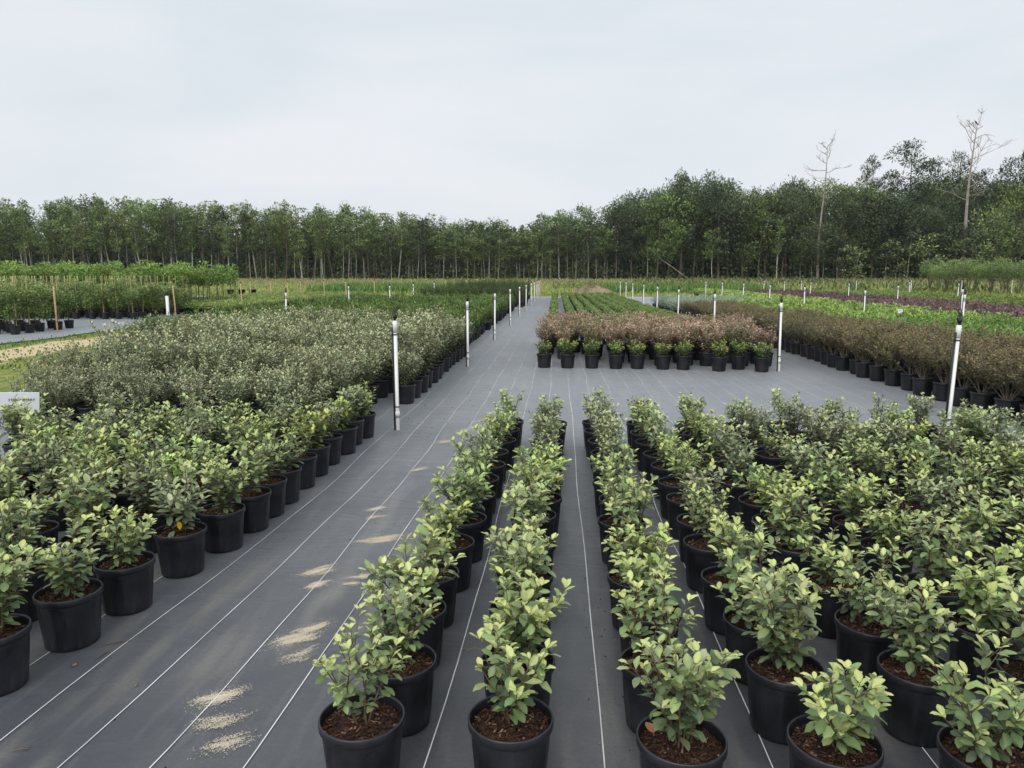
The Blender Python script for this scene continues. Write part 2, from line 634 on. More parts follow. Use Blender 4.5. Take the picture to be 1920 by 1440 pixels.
def puff(mb, rg, n, size, c, rad, pal, tpl=T_low, up=.6, W=1.0, m=0, shell=.45, dirup=.25):
    """n leaves spread through an ellipsoid's volume."""
    v = nr.normal(size=(n, 3))
    v = unit(v)
    rr = (shell + (1 - shell) * nr.random(n)) ** .6
    q = v * rr[:, None]
    P = np.asarray(c) + q * np.asarray(rad)
    D = unit(v * np.array([1, 1, .5]) + nr.normal(size=(n, 3)) * .55 + np.array([0, 0, dirup]))
    Nn = unit(v * .5 + np.array([0, 0, up]) + nr.normal(size=(n, 3)) * .35)
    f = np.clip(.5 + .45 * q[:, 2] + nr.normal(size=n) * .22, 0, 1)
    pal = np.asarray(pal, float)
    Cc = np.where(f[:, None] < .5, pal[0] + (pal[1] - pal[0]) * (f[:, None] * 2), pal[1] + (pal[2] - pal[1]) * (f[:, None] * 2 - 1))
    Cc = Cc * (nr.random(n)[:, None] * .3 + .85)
    place_leaves(mb, tpl, P, D, Nn, size * (nr.random(n) * .6 + .7), Cc, np.full(n, W), m)


def obj(name, me, parent=None, loc=None, rz=0.0, sc=None):
    ob = bpy.data.objects.new(name, me)
    col.objects.link(ob)
    if parent:
        ob.parent = parent
    if loc is not None:
        ob.location = loc
    if rz:
        ob.rotation_euler[2] = rz
    if sc is not None:
        ob.scale = (sc, sc, sc) if isinstance(sc, (int, float)) else sc
    return ob


def tag(ob, label=None, cat=None, group=None, kind=None):
    if label:
        ob['label'] = label
    if cat:
        ob['category'] = cat
    if group:
        ob['group'] = group
    if kind:
        ob['kind'] = kind
    return ob


ORD = ('first second third fourth fifth sixth seventh eighth ninth tenth eleventh twelfth thirteenth fourteenth fifteenth sixteenth seventeenth '
       'eighteenth nineteenth twentieth').split() + ['twenty-' + x for x in 'first second third fourth fifth sixth seventh eighth ninth'.split()] + \
      ['thirtieth'] + ['thirty-' + x for x in 'first second third fourth fifth sixth seventh eighth ninth'.split()] + ['fortieth'] + \
      ['forty-' + x for x in 'first second third fourth fifth sixth seventh eighth ninth'.split()] + ['fiftieth'] + ['fifty-' + x for x in 'first second third fourth fifth sixth seventh eighth ninth'.split()]


# ------------------------------------------------------------------ the setting
def gz(y):
    f = min(1, max(0, (y - 62) / 60))
    return .95 * f * f * (3 - 2 * f) if f < 1 else .95


mb = MB()
xs = np.concatenate([[-900, -400, -200], np.linspace(-130, 130, 66), [200, 400, 900]])
ys = np.concatenate([[-300, -60, -10, 0, 10, 20, 30, 40, 50, 60], np.linspace(63, 130, 46), [160, 220, 400, 900]])
V = [(x, y, -0.03 + (gz(y) + (0.10 * math.sin(x * .31 + y * .2) * math.sin(y * .37 - x * .11) if 66 < y < 121 else 0))) for y in ys for x in xs]
nx = len(xs)
Tt = []
for j in range(len(ys) - 1):
    for i in range(nx - 1):
        a = j * nx + i
        Tt += quad(a, a + 1, a + 1 + nx, a + nx)
mb.add(V, Tt)
tag(obj('ground', mb.mesh('ground', [M_ground])), kind='structure')


def cloth_sheet(name, x0, x1, y0, y1, step=1.0):
    mb = MB()
    xs = np.arange(x0, x1 + .01, step)
    ys = np.arange(y0, y1 + .01, step)
    V = []
    for y in ys:
        for x in xs:
            ex = .12 * math.sin(y * 1.3) if x in (xs[0], xs[-1]) else 0
            V.append((x + ex, y, 0))
    nx = len(xs)
    Tt = []
    for j in range(len(ys) - 1):
        for i in range(nx - 1):
            a = j * nx + i
            Tt += quad(a, a + 1, a + 1 + nx, a + nx)
    mb.add(V, Tt)
    return tag(obj(name, mb.mesh(name, [M_cloth])), kind='structure')


cloth = cloth_sheet('ground_cloth', -8.6, 26.4, -6, 61)
cloth3 = cloth_sheet('ground_cloth', -10.6, -8.6, 17, 61)
cloth2 = cloth_sheet('ground_cloth', -44.5, -14.5, 6, 61)

# white woven stripes, every 0.305 m along the cloth, drifting near the camera on the left sheet
for k in range(-32, 26):
    x = .18 + .305 * k
    if x > 8:
        continue
    y0 = 1.5 if x > -4 else 6
    y1 = 61 if -2.3 < x < 4.3 else 24
    amp, ph, wl = rng.uniform(.006, .016), rng.uniform(0, 6), rng.uniform(.45, .8)
    mb = MB()
    pts = []
    yv = np.concatenate([np.arange(y0, min(16, y1), .35), np.arange(16, y1 + .1, 1.5)])
    for y in yv:
        dr = (-.1 * abs(x) * max(0, (6.5 - y) / 4) ** 1.4) if x < -.2 else 0
        pts.append((x + dr + amp * math.sin(y * wl * 2.2 + ph) + amp * .5 * math.sin(y * 5.1 * wl + ph * 2), y))
    w = .0024
    V = [(px + s * w, py, .004) for px, py in pts for s in (-1, 1)]
    Tt = []
    for i in range(len(pts) - 1):
        Tt += quad(2 * i, 2 * i + 1, 2 * i + 3, 2 * i + 2)
    mb.add(V, Tt)
    obj('stripe', mb.mesh('stripe', [M_stripe]), cloth)

# dirt mound at the end of the rows
mb = MB()
n1, n2 = 18, 40
V = [(0, 0, .86)]
for i in range(1, n1 + 1):
    f = i / n1
    for j in range(n2):
        a = 2 * PI * j / n2
        rr = f * (1 + .12 * math.sin(3 * a + 1) + .07 * math.sin(7 * a))
        z = .86 * (math.cos(min(1, f) * PI) * .5 + .5) + rng.uniform(-.05, .05) * (1 - f)
        V.append((2.6 * rr * math.cos(a), 2.0 * rr * math.sin(a), z))
Tt = [(0, 1 + j, 1 + (j + 1) % n2) for j in range(n2)]
for i in range(n1 - 1):
    for j in range(n2):
        a, b_ = 1 + i * n2 + j, 1 + i * n2 + (j + 1) % n2
        Tt += quad(a, a + n2, b_ + n2, b_)
mb.add(V, Tt)
tag(obj('dirt_mound', mb.mesh('dirt_mound', [M_dirt], False), loc=(2.9, 69.5, .02)), 'low brown mound of bare dirt in the grass beyond the green rows', 'mound')

# ------------------------------------------------------------------ pots, mulch
def pot_profile(r, h):
    return [(r * .70, 0.0), (r * .79, .004), (r * .80, .012), (r * .86, h * .35), (r * .90, h * .6), (r * .925, h * .80), (r * .935, h * .86),
            (r * .985, h * .885), (r, h * .90), (r, h * .985), (r * .985, h), (r * .955, h), (r * .945, h * .97), (r * .93, h * .8)]


def pot_mesh(name, r=.15, h=.27, m=None, k=48):
    pf = pot_profile(r, h)

    def rf(i, j, rr):
        if 2 <= i <= 5 and k >= 40 and j % 4 == 0 and not (i == 5 and j % 8):
            return rr * .955
        return rr
    mb = MB()
    V, T_ = lathe(pf, k, rf)
    V = np.concatenate([V, [[0, 0, 0.001]]])
    T_ = np.concatenate([T_, [((j + 1) % k, j, len(V) - 1) for j in range(k)]])
    mb.add(V, T_)
    return mb.mesh(name, [m or M_pot])


POT = pot_mesh('pot')
POT2 = pot_mesh('pot', .15, .255, M_oldpot)
POTM = pot_mesh('pot', .15, .27, M_pot, 20)


def mulch_mesh(seed, nchip):
    rg = random.Random(seed)
    mb = MB()
    V, T_ = [(0, 0, .246)], []
    k, rings = 24, 6
    for i in range(1, rings + 1):
        for j in range(k):
            a = 2 * PI * j / k
            rr = .141 * i / rings
            V.append((rr * math.cos(a), rr * math.sin(a), .243 - .012 * (i / rings) ** 2 + rg.uniform(-.004, .004)))
    T_ = [(0, 1 + j, 1 + (j + 1) % k) for j in range(k)]
    for i in range(rings - 1):
        for j in range(k):
            a, b_ = 1 + i * k + j, 1 + i * k + (j + 1) % k
            T_ += quad(a, a + k, b_ + k, b_)
    mb.add(V, T_, m=0)
    for q in range(nchip):
        a, rr = rg.uniform(0, 6.28), .134 * math.sqrt(rg.random())
        l, w, h = rg.uniform(.003, .012) * (1.6 if q % 14 == 0 else 1), rg.uniform(.0015, .004), rg.uniform(.001, .002)
        bv, bt = box(-l, l, -w, w, -h, h)
        bv[::2] *= rg.uniform(.6, .9)
        e_ = Matrix.Rotation(rg.uniform(0, 6.28), 3, 'Z') @ Matrix.Rotation(rg.gauss(0, .35), 3, 'X') @ Matrix.Rotation(rg.gauss(0, .35), 3, 'Y')
        bv = bv @ np.array(e_).T + np.array([rr * math.cos(a), rr * math.sin(a), .246 + rg.uniform(-.003, .005) - .010 * (rr / .14) ** 2])
        f = rg.random()
        c = lerp((.028, .014, .010), (.10, .052, .033), f) if f < .93 else (.24, .16, .11)
        mb.add(bv, bt, c, 1)
    return mb.mesh('mulch', [M_soil, M_chip], False)


MULCH = [mulch_mesh(s, 520) for s in (1, 2, 3)]
MULCH_LOW = [mulch_mesh(s, 90) for s in (4, 5)]

# ------------------------------------------------------------------ young silver-green shrubs, both beds beside the walkway
PAL_Y = [(.09, .14, .06), (.28, .375, .145), (.57, .68, .24)]
PAL_Y2 = [(.09, .13, .068), (.27, .335, .175), (.52, .58, .29)]
PAL_Y3 = [(.09, .15, .048), (.29, .41, .11), (.60, .72, .19)]
NV = 14
YOUNG = []
for v in range(NV):
    rg = random.Random(100 + v)
    loose = v % 7 == 3
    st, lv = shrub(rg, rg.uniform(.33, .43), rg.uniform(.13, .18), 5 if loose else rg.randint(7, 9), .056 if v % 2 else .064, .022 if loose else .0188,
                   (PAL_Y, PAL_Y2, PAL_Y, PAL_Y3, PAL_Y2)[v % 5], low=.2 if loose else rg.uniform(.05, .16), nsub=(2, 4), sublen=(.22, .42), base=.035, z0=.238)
    for q in range(rg.randint(0, 4)):                 # the odd yellowed leaf low down
        k = rg.randrange(len(lv[0]))
        if lv[0][k][2] < .40:
            lv[4][k] = (.50, .40, .06)
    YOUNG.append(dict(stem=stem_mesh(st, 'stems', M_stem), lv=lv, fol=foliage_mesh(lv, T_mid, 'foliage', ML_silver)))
# single leaves: shared meshes in a few colours
LEAFC = []
for i in range(14):
    f = i / 13
    c = lerp(PAL_Y[0], PAL_Y[1], f * 2) if f < .5 else lerp(PAL_Y[1], PAL_Y[2], f * 2 - 1)
    c = tuple(x * rng.uniform(.92, 1.08) for x in c)
    ms_ = []
    for q in range(2):
        mb = MB()
        tp = leaf_tpl([0, .12, .28, .52, .76, .92, 1], [0, .03, .17, .26 + .02 * q, .23, .11, 0], .14 + .14 * q, .22 + .2 * q, .018 + .014 * q)
        vc = np.array([[x * (1.22 if abs(p[0]) < 1e-6 else .97) for x in c] for p in tp[0]])   # pale midrib
        mb.add(tp[0], tp[1], vc)
        ms_.append(mb.mesh('leaf', [ML_silver]))
    LEAFC.append((c, ms_))
LC = np.array([c for c, _ in LEAFC])


def leaf_objects(parent, lv, rg):
    P, D, Nn, S, C = lv
    D = unit(D)
    Nn = unit(Nn - D * np.sum(D * Nn, 1, keepdims=True))
    X = np.cross(D, Nn)
    n = len(P)
    idx = list(range(n))
    for i in idx:
        k = int(np.argmin(np.sum((LC - C[i]) ** 2, 1)))
        o_ = bpy.data.objects.new('leaf', LEAFC[k][1][i % 2])
        s = S[i]
        o_.parent = parent
        o_.matrix_basis = Matrix(((X[i][0] * s, D[i][0] * s, Nn[i][0] * s, P[i][0]), (X[i][1] * s, D[i][1] * s, Nn[i][1] * s, P[i][1]),
                                  (X[i][2] * s, D[i][2] * s, Nn[i][2] * s, P[i][2]), (0, 0, 0, 1)))
        col.objects.link(o_)


YPOS = []


def young_plant(x, y, v, rz, s, label, group, near):
    YPOS.append((x, y))
    t_ = bpy.data.objects.new('young_silverberry', None)
    col.objects.link(t_)
    t_.location = (x, y, .001)
    t_.rotation_euler[2] = rz
    t_.empty_display_size = .1
    tag(t_, label, 'potted shrub', group)
    obj('pot', POT if y < 9 else POTM, t_)
    tag(obj('mulch', rng.choice(MULCH) if y < 6 else rng.choice(MULCH_LOW), t_, rz=rng.uniform(0, 6)), kind='stuff')
    V = YOUNG[v]
    lean = (rng.gauss(0, .05), rng.gauss(0, .05))
    piv = (rng.gauss(0, .012), rng.gauss(0, .012))
    for nm, me in (('stems', V['stem']), ('foliage', V['fol'])):
        if nm == 'foliage' and near:
            P, D, Nn, S, C = V['lv']
            sel = np.arange(len(P))
            if len(P) > 290:
                sel = np.sort(nr.choice(len(P), 290, replace=False))
                oth = np.setdiff1d(np.arange(len(P)), sel)
                tag(obj('foliage', foliage_mesh((P[oth], D[oth], Nn[oth], S[oth], C[oth]), T_near, 'foliage', ML_silver), t_, loc=(piv[0], piv[1], .238 * (1 - s)), sc=s), kind='stuff')
            sz = np.array([s, s, s])
            off = np.array([piv[0], piv[1], .238 * (1 - s)])
            leaf_objects(t_, (P[sel] * sz + off, D[sel], Nn[sel], S[sel] * s, C[sel]), rng)
            continue
        ob = obj(nm, me, t_, loc=(piv[0], piv[1], .238 * (1 - s)), sc=s)
        if nm == 'foliage':
            tag(ob, kind='stuff')
    return t_


# bed right of the walkway
cols_x = [(-.66, -.53), (-.18, -.06), (.42, .42), (.91, .88), (1.41, 1.36), (1.90, 1.84)] + [(2.38 + .48 * i, 2.32 + .47 * i) for i in range(7)]
nearcount = 0
for ci, (xa, xb) in enumerate(cols_x):
    first = True
    rowi = 0
    for r_ in range(13):
        y = 2.37 + .444 * r_ + rng.uniform(-.05, .05)
        f = (y - 2.37) / 5.4
        x = xa + (xb - xa) * f + rng.uniform(-.025, .025)
        if x > .70 * y + .35:
            continue
        if ci >= 11 and r_ > 10:
            continue
        rowi += 1
        s = rng.uniform(.84, 1.08) * (1.05 if r_ < 3 else 1.0 if r_ < 8 else .92)
        near = y < 4.3 and x < .7 * y
        nearcount += near
        lb = f'young silver-green shrub in black pot, {ORD[rowi-1]} back in the {ORD[ci]} column right of walkway'
        young_plant(x, y, rng.randrange(NV), rng.uniform(0, 6.28), s, lb, 'young shrubs in the bed right of the walkway', near)
# bed left of the walkway
for ci in range(11):
    rowi = 0
    for r_, y in enumerate([2.92, 3.33, 3.72, 4.22, 4.63, 5.01, 5.33, 5.66, 6.08, 6.47, 6.87, 7.30, 7.70, 8.05]):
        if ci:
            y += rng.uniform(-.06, .06) - .1 * (ci % 2)
        x = -2.46 + .27 * min(1, (y - 2.9) / 2) - .455 * ci + rng.uniform(-.02, .02)
        if x < -.66 * y - .75 or (ci > 0 and y > 7.25):
            continue
        if ci in (6, 7) and r_ == 10:
            continue
        rowi += 1
        s = rng.uniform(.92, 1.14)
        lb = f'young silver-green shrub in black pot, {ORD[rowi-1]} back in the {ORD[ci]} column left of walkway'
        young_plant(x, y, rng.randrange(NV), rng.uniform(0, 6.28), s, lb, 'young shrubs in the bed left of the walkway', y < 4.1)

# ------------------------------------------------------------------ tall silver-grey shrubs behind the left bed
PAL_T = [(.10, .14, .065), (.32, .38, .20), (.58, .60, .34)]
TALL = []
for v in range(7):
    rg = random.Random(300 + v)
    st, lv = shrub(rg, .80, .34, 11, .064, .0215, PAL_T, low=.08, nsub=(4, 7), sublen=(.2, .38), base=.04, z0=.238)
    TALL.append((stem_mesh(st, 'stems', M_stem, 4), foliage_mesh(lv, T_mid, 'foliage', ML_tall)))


def parts_plant(name, x, y, z, rz, label, cat, group, pot, stem, fol, s, soil=None, zpot=.238, fname='foliage'):
    t_ = bpy.data.objects.new(name, None)
    col.objects.link(t_)
    t_.location = (x, y, z)
    t_.rotation_euler[2] = rz
    t_.empty_display_size = .1
    tag(t_, label, cat, group)
    if pot:
        obj('pot', pot, t_)
    if soil:
        tag(obj('mulch', soil, t_), kind='stuff')
    sx = s if isinstance(s, tuple) else (s, s, s)
    if stem:
        obj('stems', stem, t_, loc=(0, 0, zpot * (1 - sx[2])), sc=sx)
    tag(obj(fname, fol, t_, loc=(0, 0, zpot * (1 - sx[2])), sc=sx), kind='stuff')
    return t_


for ci in range(11):
    rowi = 0
    for r_ in range(18):
        y = 7.75 + .50 * r_ + rng.uniform(-.06, .06)
        x = -2.14 - .47 * ci + rng.uniform(-.05, .05)
        if ci == 0 and y < 8.3:
            continue
        if y > 16.4 or x < -.66 * y - .9 or x < -7.2:
            continue
        if ci == 0 and (8.7 < y < 10.0):
            continue
        if ci == 9 and r_ in (8, 9):
            continue
        rowi += 1
        h = .62 if y < 9.3 else (.86 if y < 11 else 1.0)
        if ci <= 2:
            h = max(h, .82)
        s = h * rng.uniform(.78, 1.15)
        old = ci == 0 and 8.2 < y < 8.7
        lb = f'tall silver-grey shrub, {ORD[rowi-1]} back in the {ORD[ci]} column left of the riser posts'
        if old:
            lb = 'tall silver-grey shrub in the only sun-bleached brown pot, beside the nearest riser post'
        parts_plant('tall_silverberry', x, y, .001, rng.uniform(0, 6.28), lb, 'potted shrub', 'tall silver-grey shrubs behind the left bed',
                    POT2 if old else POTM, *rng.choice(TALL), (s * .95, s * .95, s), rng.choice(MULCH_LOW))

# ------------------------------------------------------------------ central bed: pink-tipped shrubs with a row of small green ones in front
PAL_P = [(.10, .13, .07), (.34, .28, .17), (.76, .52, .40)]
PAL_P2 = [(.085, .12, .05), (.24, .25, .11), (.50, .40, .22)]
PINK = []
for v in range(6):
    rg = random.Random(400 + v)
    st, lv = shrub(rg, .62, .29, 14, .05, .017, PAL_P if v < 4 else PAL_P2, low=.1, nsub=(5, 8), sublen=(.2, .34), base=.05, z0=.238)
    PINK.append((stem_mesh(st, 'stems', M_twig, 4), foliage_mesh(lv, T_low, 'foliage', ML_gen)))
for r_ in range(10):
    for ci in range(10):
        y = 14.95 + .50 * r_ + (0.55 * (3 - ci) if ci < 3 and r_ >= 0 else 0) * .9 + rng.uniform(-.05, .05)
        x = -.27 + .475 * ci + (rng.uniform(-.04, .04) if ci == 0 else rng.uniform(-.13, .13)) + .02 * r_
        if y > 20.2:
            continue
        s = rng.uniform(.80, 1.05)
        parts_plant('pink_tipped_shrub', x, y, .001, rng.uniform(0, 6.28), f'pink-tipped shrub, {ORD[r_]} row back and {ORD[ci]} from left in central bed',
                    'potted shrub', 'pink-tipped shrubs in the central bed', POTM, *rng.choice(PINK), (s * 1.12, s * 1.12, s))
PAL_S = [(.06, .11, .035), (.17, .27, .075), (.46, .50, .16)]
SMALL = []
for v in range(4):
    rg = random.Random(430 + v)
    st, lv = shrub(rg, .32, .20, 10, .055, .016, PAL_S, low=.06, nsub=(3, 5), sublen=(.3, .5), base=.05, z0=.238)
    SMALL.append((stem_mesh(st, 'stems', M_stem, 4), foliage_mesh(lv, T_mid, 'foliage', ML_gen)))
for i, (x, y) in enumerate([(-.27, 14.47), (.18, 14.42), (.65, 14.42), (1.11, 14.38), (1.52, 14.40), (2.0, 14.34), (2.38, 14.30), (3.01, 14.12), (3.44, 14.42), (3.79, 14.08)]):
    parts_plant('small_green_shrub', x, y, .001, rng.uniform(0, 6.28), f'small glossy green shrub in black pot, {ORD[i]} from left in front row of central bed', 'potted shrub',
                'small green shrubs fronting the central bed', POTM, *SMALL[i % 4], rng.uniform(.85, 1.1), rng.choice(MULCH_LOW))

# ------------------------------------------------------------------ brown bed on the right
PAL_D = [(.075, .085, .04), (.19, .175, .08), (.31, .245, .12)]
PAL_D2 = [(.075, .09, .04), (.18, .175, .075), (.29, .25, .11)]
BROWN = []
for v in range(6):
    rg = random.Random(500 + v)
    st, lv = shrub(rg, .58, .33, 10, .042, .0165, PAL_D if v % 2 else PAL_D2, low=.27, nsub=(8, 11), sublen=(.22, .38), base=.04, z0=.238)
    BROWN.append((stem_mesh(st, 'stems', M_twig, 4), foliage_mesh(lv, T_low, 'foliage', ML_gen)))
for r_ in range(51):
    y = 8.6 + .48 * r_
    for ci in range(5):
        x = 5.62 - .02 * min(10, r_) + .47 * ci + rng.uniform(-.05, .05)
        yy = y + rng.uniform(-.05, .05)
        if x > .72 * yy + .6:
            continue
        s = rng.uniform(.9, 1.1) * (1.08 if yy < 16 else .95 if yy < 24 else .8)
        parts_plant('brown_leaved_shrub', x, yy, .001, rng.uniform(0, 6.28), f'bronze-brown shrub, {ORD[r_]} row back and {ORD[ci]} from the walkway in right bed',
                    'potted shrub', 'bronze-brown shrubs in the right bed', POTM, *rng.choice(BROWN), (s * 1.12, s * 1.12, s), rng.choice(MULCH_LOW) if ci == 0 and yy < 16 else None)


# ------------------------------------------------------------------ far beds: one mesh per plant, the surplus of a kind joined as stuff
def pot_into(mb, r, h, k=10, m=1):
    V, T_ = lathe([(r * .72, 0), (r * .9, h * .88), (r, h * .9), (r, h), (r * .9, h), (r * .85, h * .85)], k)
    V = np.concatenate([V, [[0, 0, h * .85]]])
    n = len(V) - 1
    T_ = np.concatenate([T_, [(5 * k + j, 5 * k + (j + 1) % k, n) for j in range(k)]])
    mb.add(V, T_, m=m)


def variants(n, fn):
    out = []
    for v in range(n):
        mb = MB()
        fn(mb, random.Random(700 + v), v)
        out.append(mb)
    return out


def bed(name, spots, vs, mats, label, cat, group, smin=.88, smax=1.12, cap=290, rest=None):
    mes = [v.mesh(name, mats) for v in vs]
    spots = sorted(spots, key=lambda p: p[0] ** 2 + p[1] ** 2)
    for x, y in spots[:cap]:
        z = gz(y) if y > 62 else .001
        s = rng.uniform(smin, smax)
        tag(obj(name, rng.choice(mes), None, (x, y, z), rng.uniform(0, 6.28), (s, s, s * rng.uniform(.92, 1.1))), label, cat, group)
    if len(spots) > cap:
        mb = MB()
        for x, y in spots[cap:]:
            v = rng.choice(vs)
            s = rng.uniform(smin, smax)
            a = rng.uniform(0, 6.28)
            rot = np.array([[math.cos(a), -math.sin(a), 0], [math.sin(a), math.cos(a), 0], [0, 0, 1]]) * s
            j = rng.uniform(.8, 1.2)
            for V, T0, C, Mi, off in zip(v.V, v.T, v.C, v.M, np.cumsum([0] + [len(q) for q in v.V])[:-1]):
                mb.V.append(V @ rot.T + np.array([x, y, .001]))
                mb.T.append(T0 - off + mb.n)
                mb.C.append(C * j)
                mb.M.append(Mi)
                mb.n += len(V)
        tag(obj(rest, mb.mesh(rest, mats)), kind='stuff')


def grid(x0, x1, dx, y0, y1, dy, j=.06, keep=None):
    out = []
    y = y0
    while y <= y1:
        x = x0
        while x <= x1:
            p = (x + rng.uniform(-j, j), y + rng.uniform(-j, j))
            if abs(p[0] + .06 * p[1]) < .72 * p[1] + 2 and (keep is None or keep(*p)):
                out.append(p)
            x += dx
        y += dy
    return out


# dark green upright conifers left of the walkway
PAL_E = [(.022, .048, .016), (.07, .135, .035), (.27, .38, .10)]


def f_con(mb, rg, v):
    pot_into(mb, .14, .26)
    for q in range(9):
        a, rr = rg.uniform(0, 6.28), .12 * math.sqrt(rg.random())
        h = rg.uniform(.32, .60)
        puff(mb, rg, 34, .075, (rr * math.cos(a) * 1.3, rr * math.sin(a) * 1.3, .24 + h * .55), (.055, .055, h * .48), PAL_E, W=.55, shell=.2, dirup=1.2, up=.2)


bed('dwarf_conifer', grid(-10.2, -2.15, .46, 17.3, 38.5, .46), variants(5, f_con), [ML_gen, M_pot],
    'dark green bushy conifer packed in the bed left of the walkway', 'potted conifer', 'dark green conifers left of the walkway', .78, 1.18, rest='conifer_foliage')

# narrow dark columns behind them
PAL_G = [(.03, .045, .017), (.065, .095, .03), (.12, .17, .05)]


def f_col(H):
    def f(mb, rg, v):
        pot_into(mb, .13, .25)
        for q in range(7):
            a, rr = rg.uniform(0, 6.28), .09 * math.sqrt(rg.random())
            h = H * rg.uniform(.8, 1)
            puff(mb, rg, 55, .07, (rr * math.cos(a), rr * math.sin(a), .24 + h * .5), (.06, .06, h * .5), PAL_G, W=.4, shell=.15, dirup=1.6, up=.1)
    return f


bed('columnar_yew', grid(-7.9, -2.0, .42, 41, 47.5, .8), variants(4, f_col(.88)), [ML_gen, M_pot],
    'narrow dark yew column in the lower block behind the conifers', 'potted yew', 'lower yew columns', cap=200, rest='yew_foliage')
bed('tall_columnar_yew', grid(-7.2, -1.95, .45, 48.5, 58, .8), variants(4, f_col(1.28)), [ML_gen, M_pot],
    'narrow dark yew column in the taller block at the walkway end', 'potted yew', 'taller yew columns', cap=200, rest='tall_yew_foliage')

# light green low plants, far left
PAL_LG = [(.08, .14, .03), (.22, .33, .08), (.45, .54, .18)]


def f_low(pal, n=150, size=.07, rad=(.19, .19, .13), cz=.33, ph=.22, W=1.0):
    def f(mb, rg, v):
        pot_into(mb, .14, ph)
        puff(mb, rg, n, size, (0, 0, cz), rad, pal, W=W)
    return f


bed('pale_green_shrub', grid(-21.5, -14.9, .5, 33, 57, .5), variants(4, f_low(PAL_LG)), [ML_gen, M_pot],
    'low pale green plant in the open bed beyond the tall grey shrubs', 'potted plant', 'pale green plants beyond the grey shrubs', rest='pale_green_foliage')

# nine long rows of low green plants behind the central bed
PAL_H = [(.05, .09, .025), (.14, .24, .06), (.32, .42, .12)]
rowx = [-.24, .40, .92, 1.42, 1.98, 2.52, 3.02, 3.5, 3.98]
bed('low_green_shrub', [(x + rng.uniform(-.03, .03) + .004 * (40 - y), y) for x in rowx for y in np.arange(21.6, 57.5, .42)],
    variants(4, f_low(PAL_H, 140, .055, (.15, .15, .11), .31, .25)), [ML_gen, M_pot],
    'low rounded green plant in one of the nine long rows', 'potted plant', 'low green plants in long rows', cap=295, rest='row_foliage')


def f_stand(mb, rg, v):
    pot_into(mb, .16, .28)
    V, T_ = tube([(0, 0, .25), (.02, 0, .6), (0, .02, .9)], [.012, .01, .008], 5)
    mb.add(V, T_, m=2)
    puff(mb, rg, 160, .09, (0, 0, .95), (.28, .28, .30), PAL_G if v % 2 else PAL_H)


bed('potted_sapling', [(x + .05, 58.6 + rng.uniform(-.4, .4)) for x in rowx[:6]], variants(3, f_stand), [ML_gen, M_pot, M_stem],
    'little round-headed sapling at the far end of the green rows', 'potted sapling', 'saplings ending the green rows')

# silver feathery plants
PAL_I = [(.11, .16, .10), (.26, .34, .22), (.46, .53, .38)]
bed('silvery_feathery_shrub', grid(5.2, 10, .48, 33.8, 41, .5), variants(4, f_low(PAL_I, 200, .11, (.21, .21, .24), .42, .25, .3)), [ML_gen, M_pot],
    'silvery feathery plant in the small bed past the bronze shrubs', 'potted plant', 'silvery feathery plants', rest='silvery_foliage')

# lime green bed, mid green nearer
PAL_J = [(.07, .13, .025), (.20, .33, .065), (.40, .53, .14)]
PAL_J2 = [(.04, .09, .025), (.12, .24, .05), (.27, .40, .11)]
bed('lime_green_shrub', grid(8.1, 12.6, .5, 21, 62, .52, keep=lambda x, y: not (y > 41 and x < 9 + .045 * (y - 20))), variants(4, f_low(PAL_J, 170, .09, (.24, .24, .2), .42, .25)), [ML_gen, M_pot],
    'bright lime green plant in the long bed beyond the bronze shrubs', 'potted plant', 'lime green plants', rest='lime_foliage')
bed('mid_green_shrub', grid(8.0, 12.4, .5, 10.5, 20.7, .5), variants(4, f_low(PAL_J2, 240, .075, (.25, .25, .24), .45, .25)), [ML_gen, M_pot],
    'mid green leafy plant in the near end of the lime bed', 'potted plant', 'mid green plants', rest='mid_green_foliage')

# purple bed
PAL_K = [(.05, .035, .038), (.13, .082, .088), (.27, .17, .165)]
bed('purple_leaved_shrub', grid(13.2, 18.0, .5, 18, 58, .55), variants(4, f_low(PAL_K, 170, .09, (.25, .25, .2), .40, .25)), [ML_gen, M_pot],
    'dark purple-red leaved plant in the bed between two green beds', 'potted plant', 'purple-leaved plants', rest='purple_foliage')
# green bed beyond
PAL_L = [(.05, .09, .02), (.13, .20, .04), (.25, .32, .08)]
PAL_L2 = [(.03, .05, .02), (.08, .10, .03), (.16, .16, .06)]
bed('yellow_green_shrub', grid(18.8, 24.5, .55, 26, 58, .6), variants(4, f_low(PAL_L, 150, .1, (.27, .27, .2), .40, .25)), [ML_gen, M_pot],
    'yellow-green plant in the bed behind the purple ones', 'potted plant', 'yellow-green plants', rest='yellow_green_foliage')

# multi-stemmed shrub trees at the far right
PAL_M = [(.05, .10, .03), (.15, .24, .07), (.33, .43, .16)]


def f_crape(rg):
    ms, mf = MB(), MB()
    for q in range(rg.randint(5, 8)):
        a = rg.uniform(0, 6.28)
        rr = rg.uniform(.25, .8)
        h = rg.uniform(1.9, 2.8)
        pts = [(rr * math.cos(a) * f ** 1.4, rr * math.sin(a) * f ** 1.4, h * f) for f in (0, .25, .5, .75, 1)]
        ms.add(*tube(pts, [.022, .018, .015, .012, .008], 4))
        puff(mf, rg, 110, .16, (pts[-1][0], pts[-1][1], h * .88), (.5, .5, .7), PAL_M, W=.6, dirup=.5)
    return ms.mesh('stems', [M_dtrunk]), mf.mesh('crown', [ML_gen])


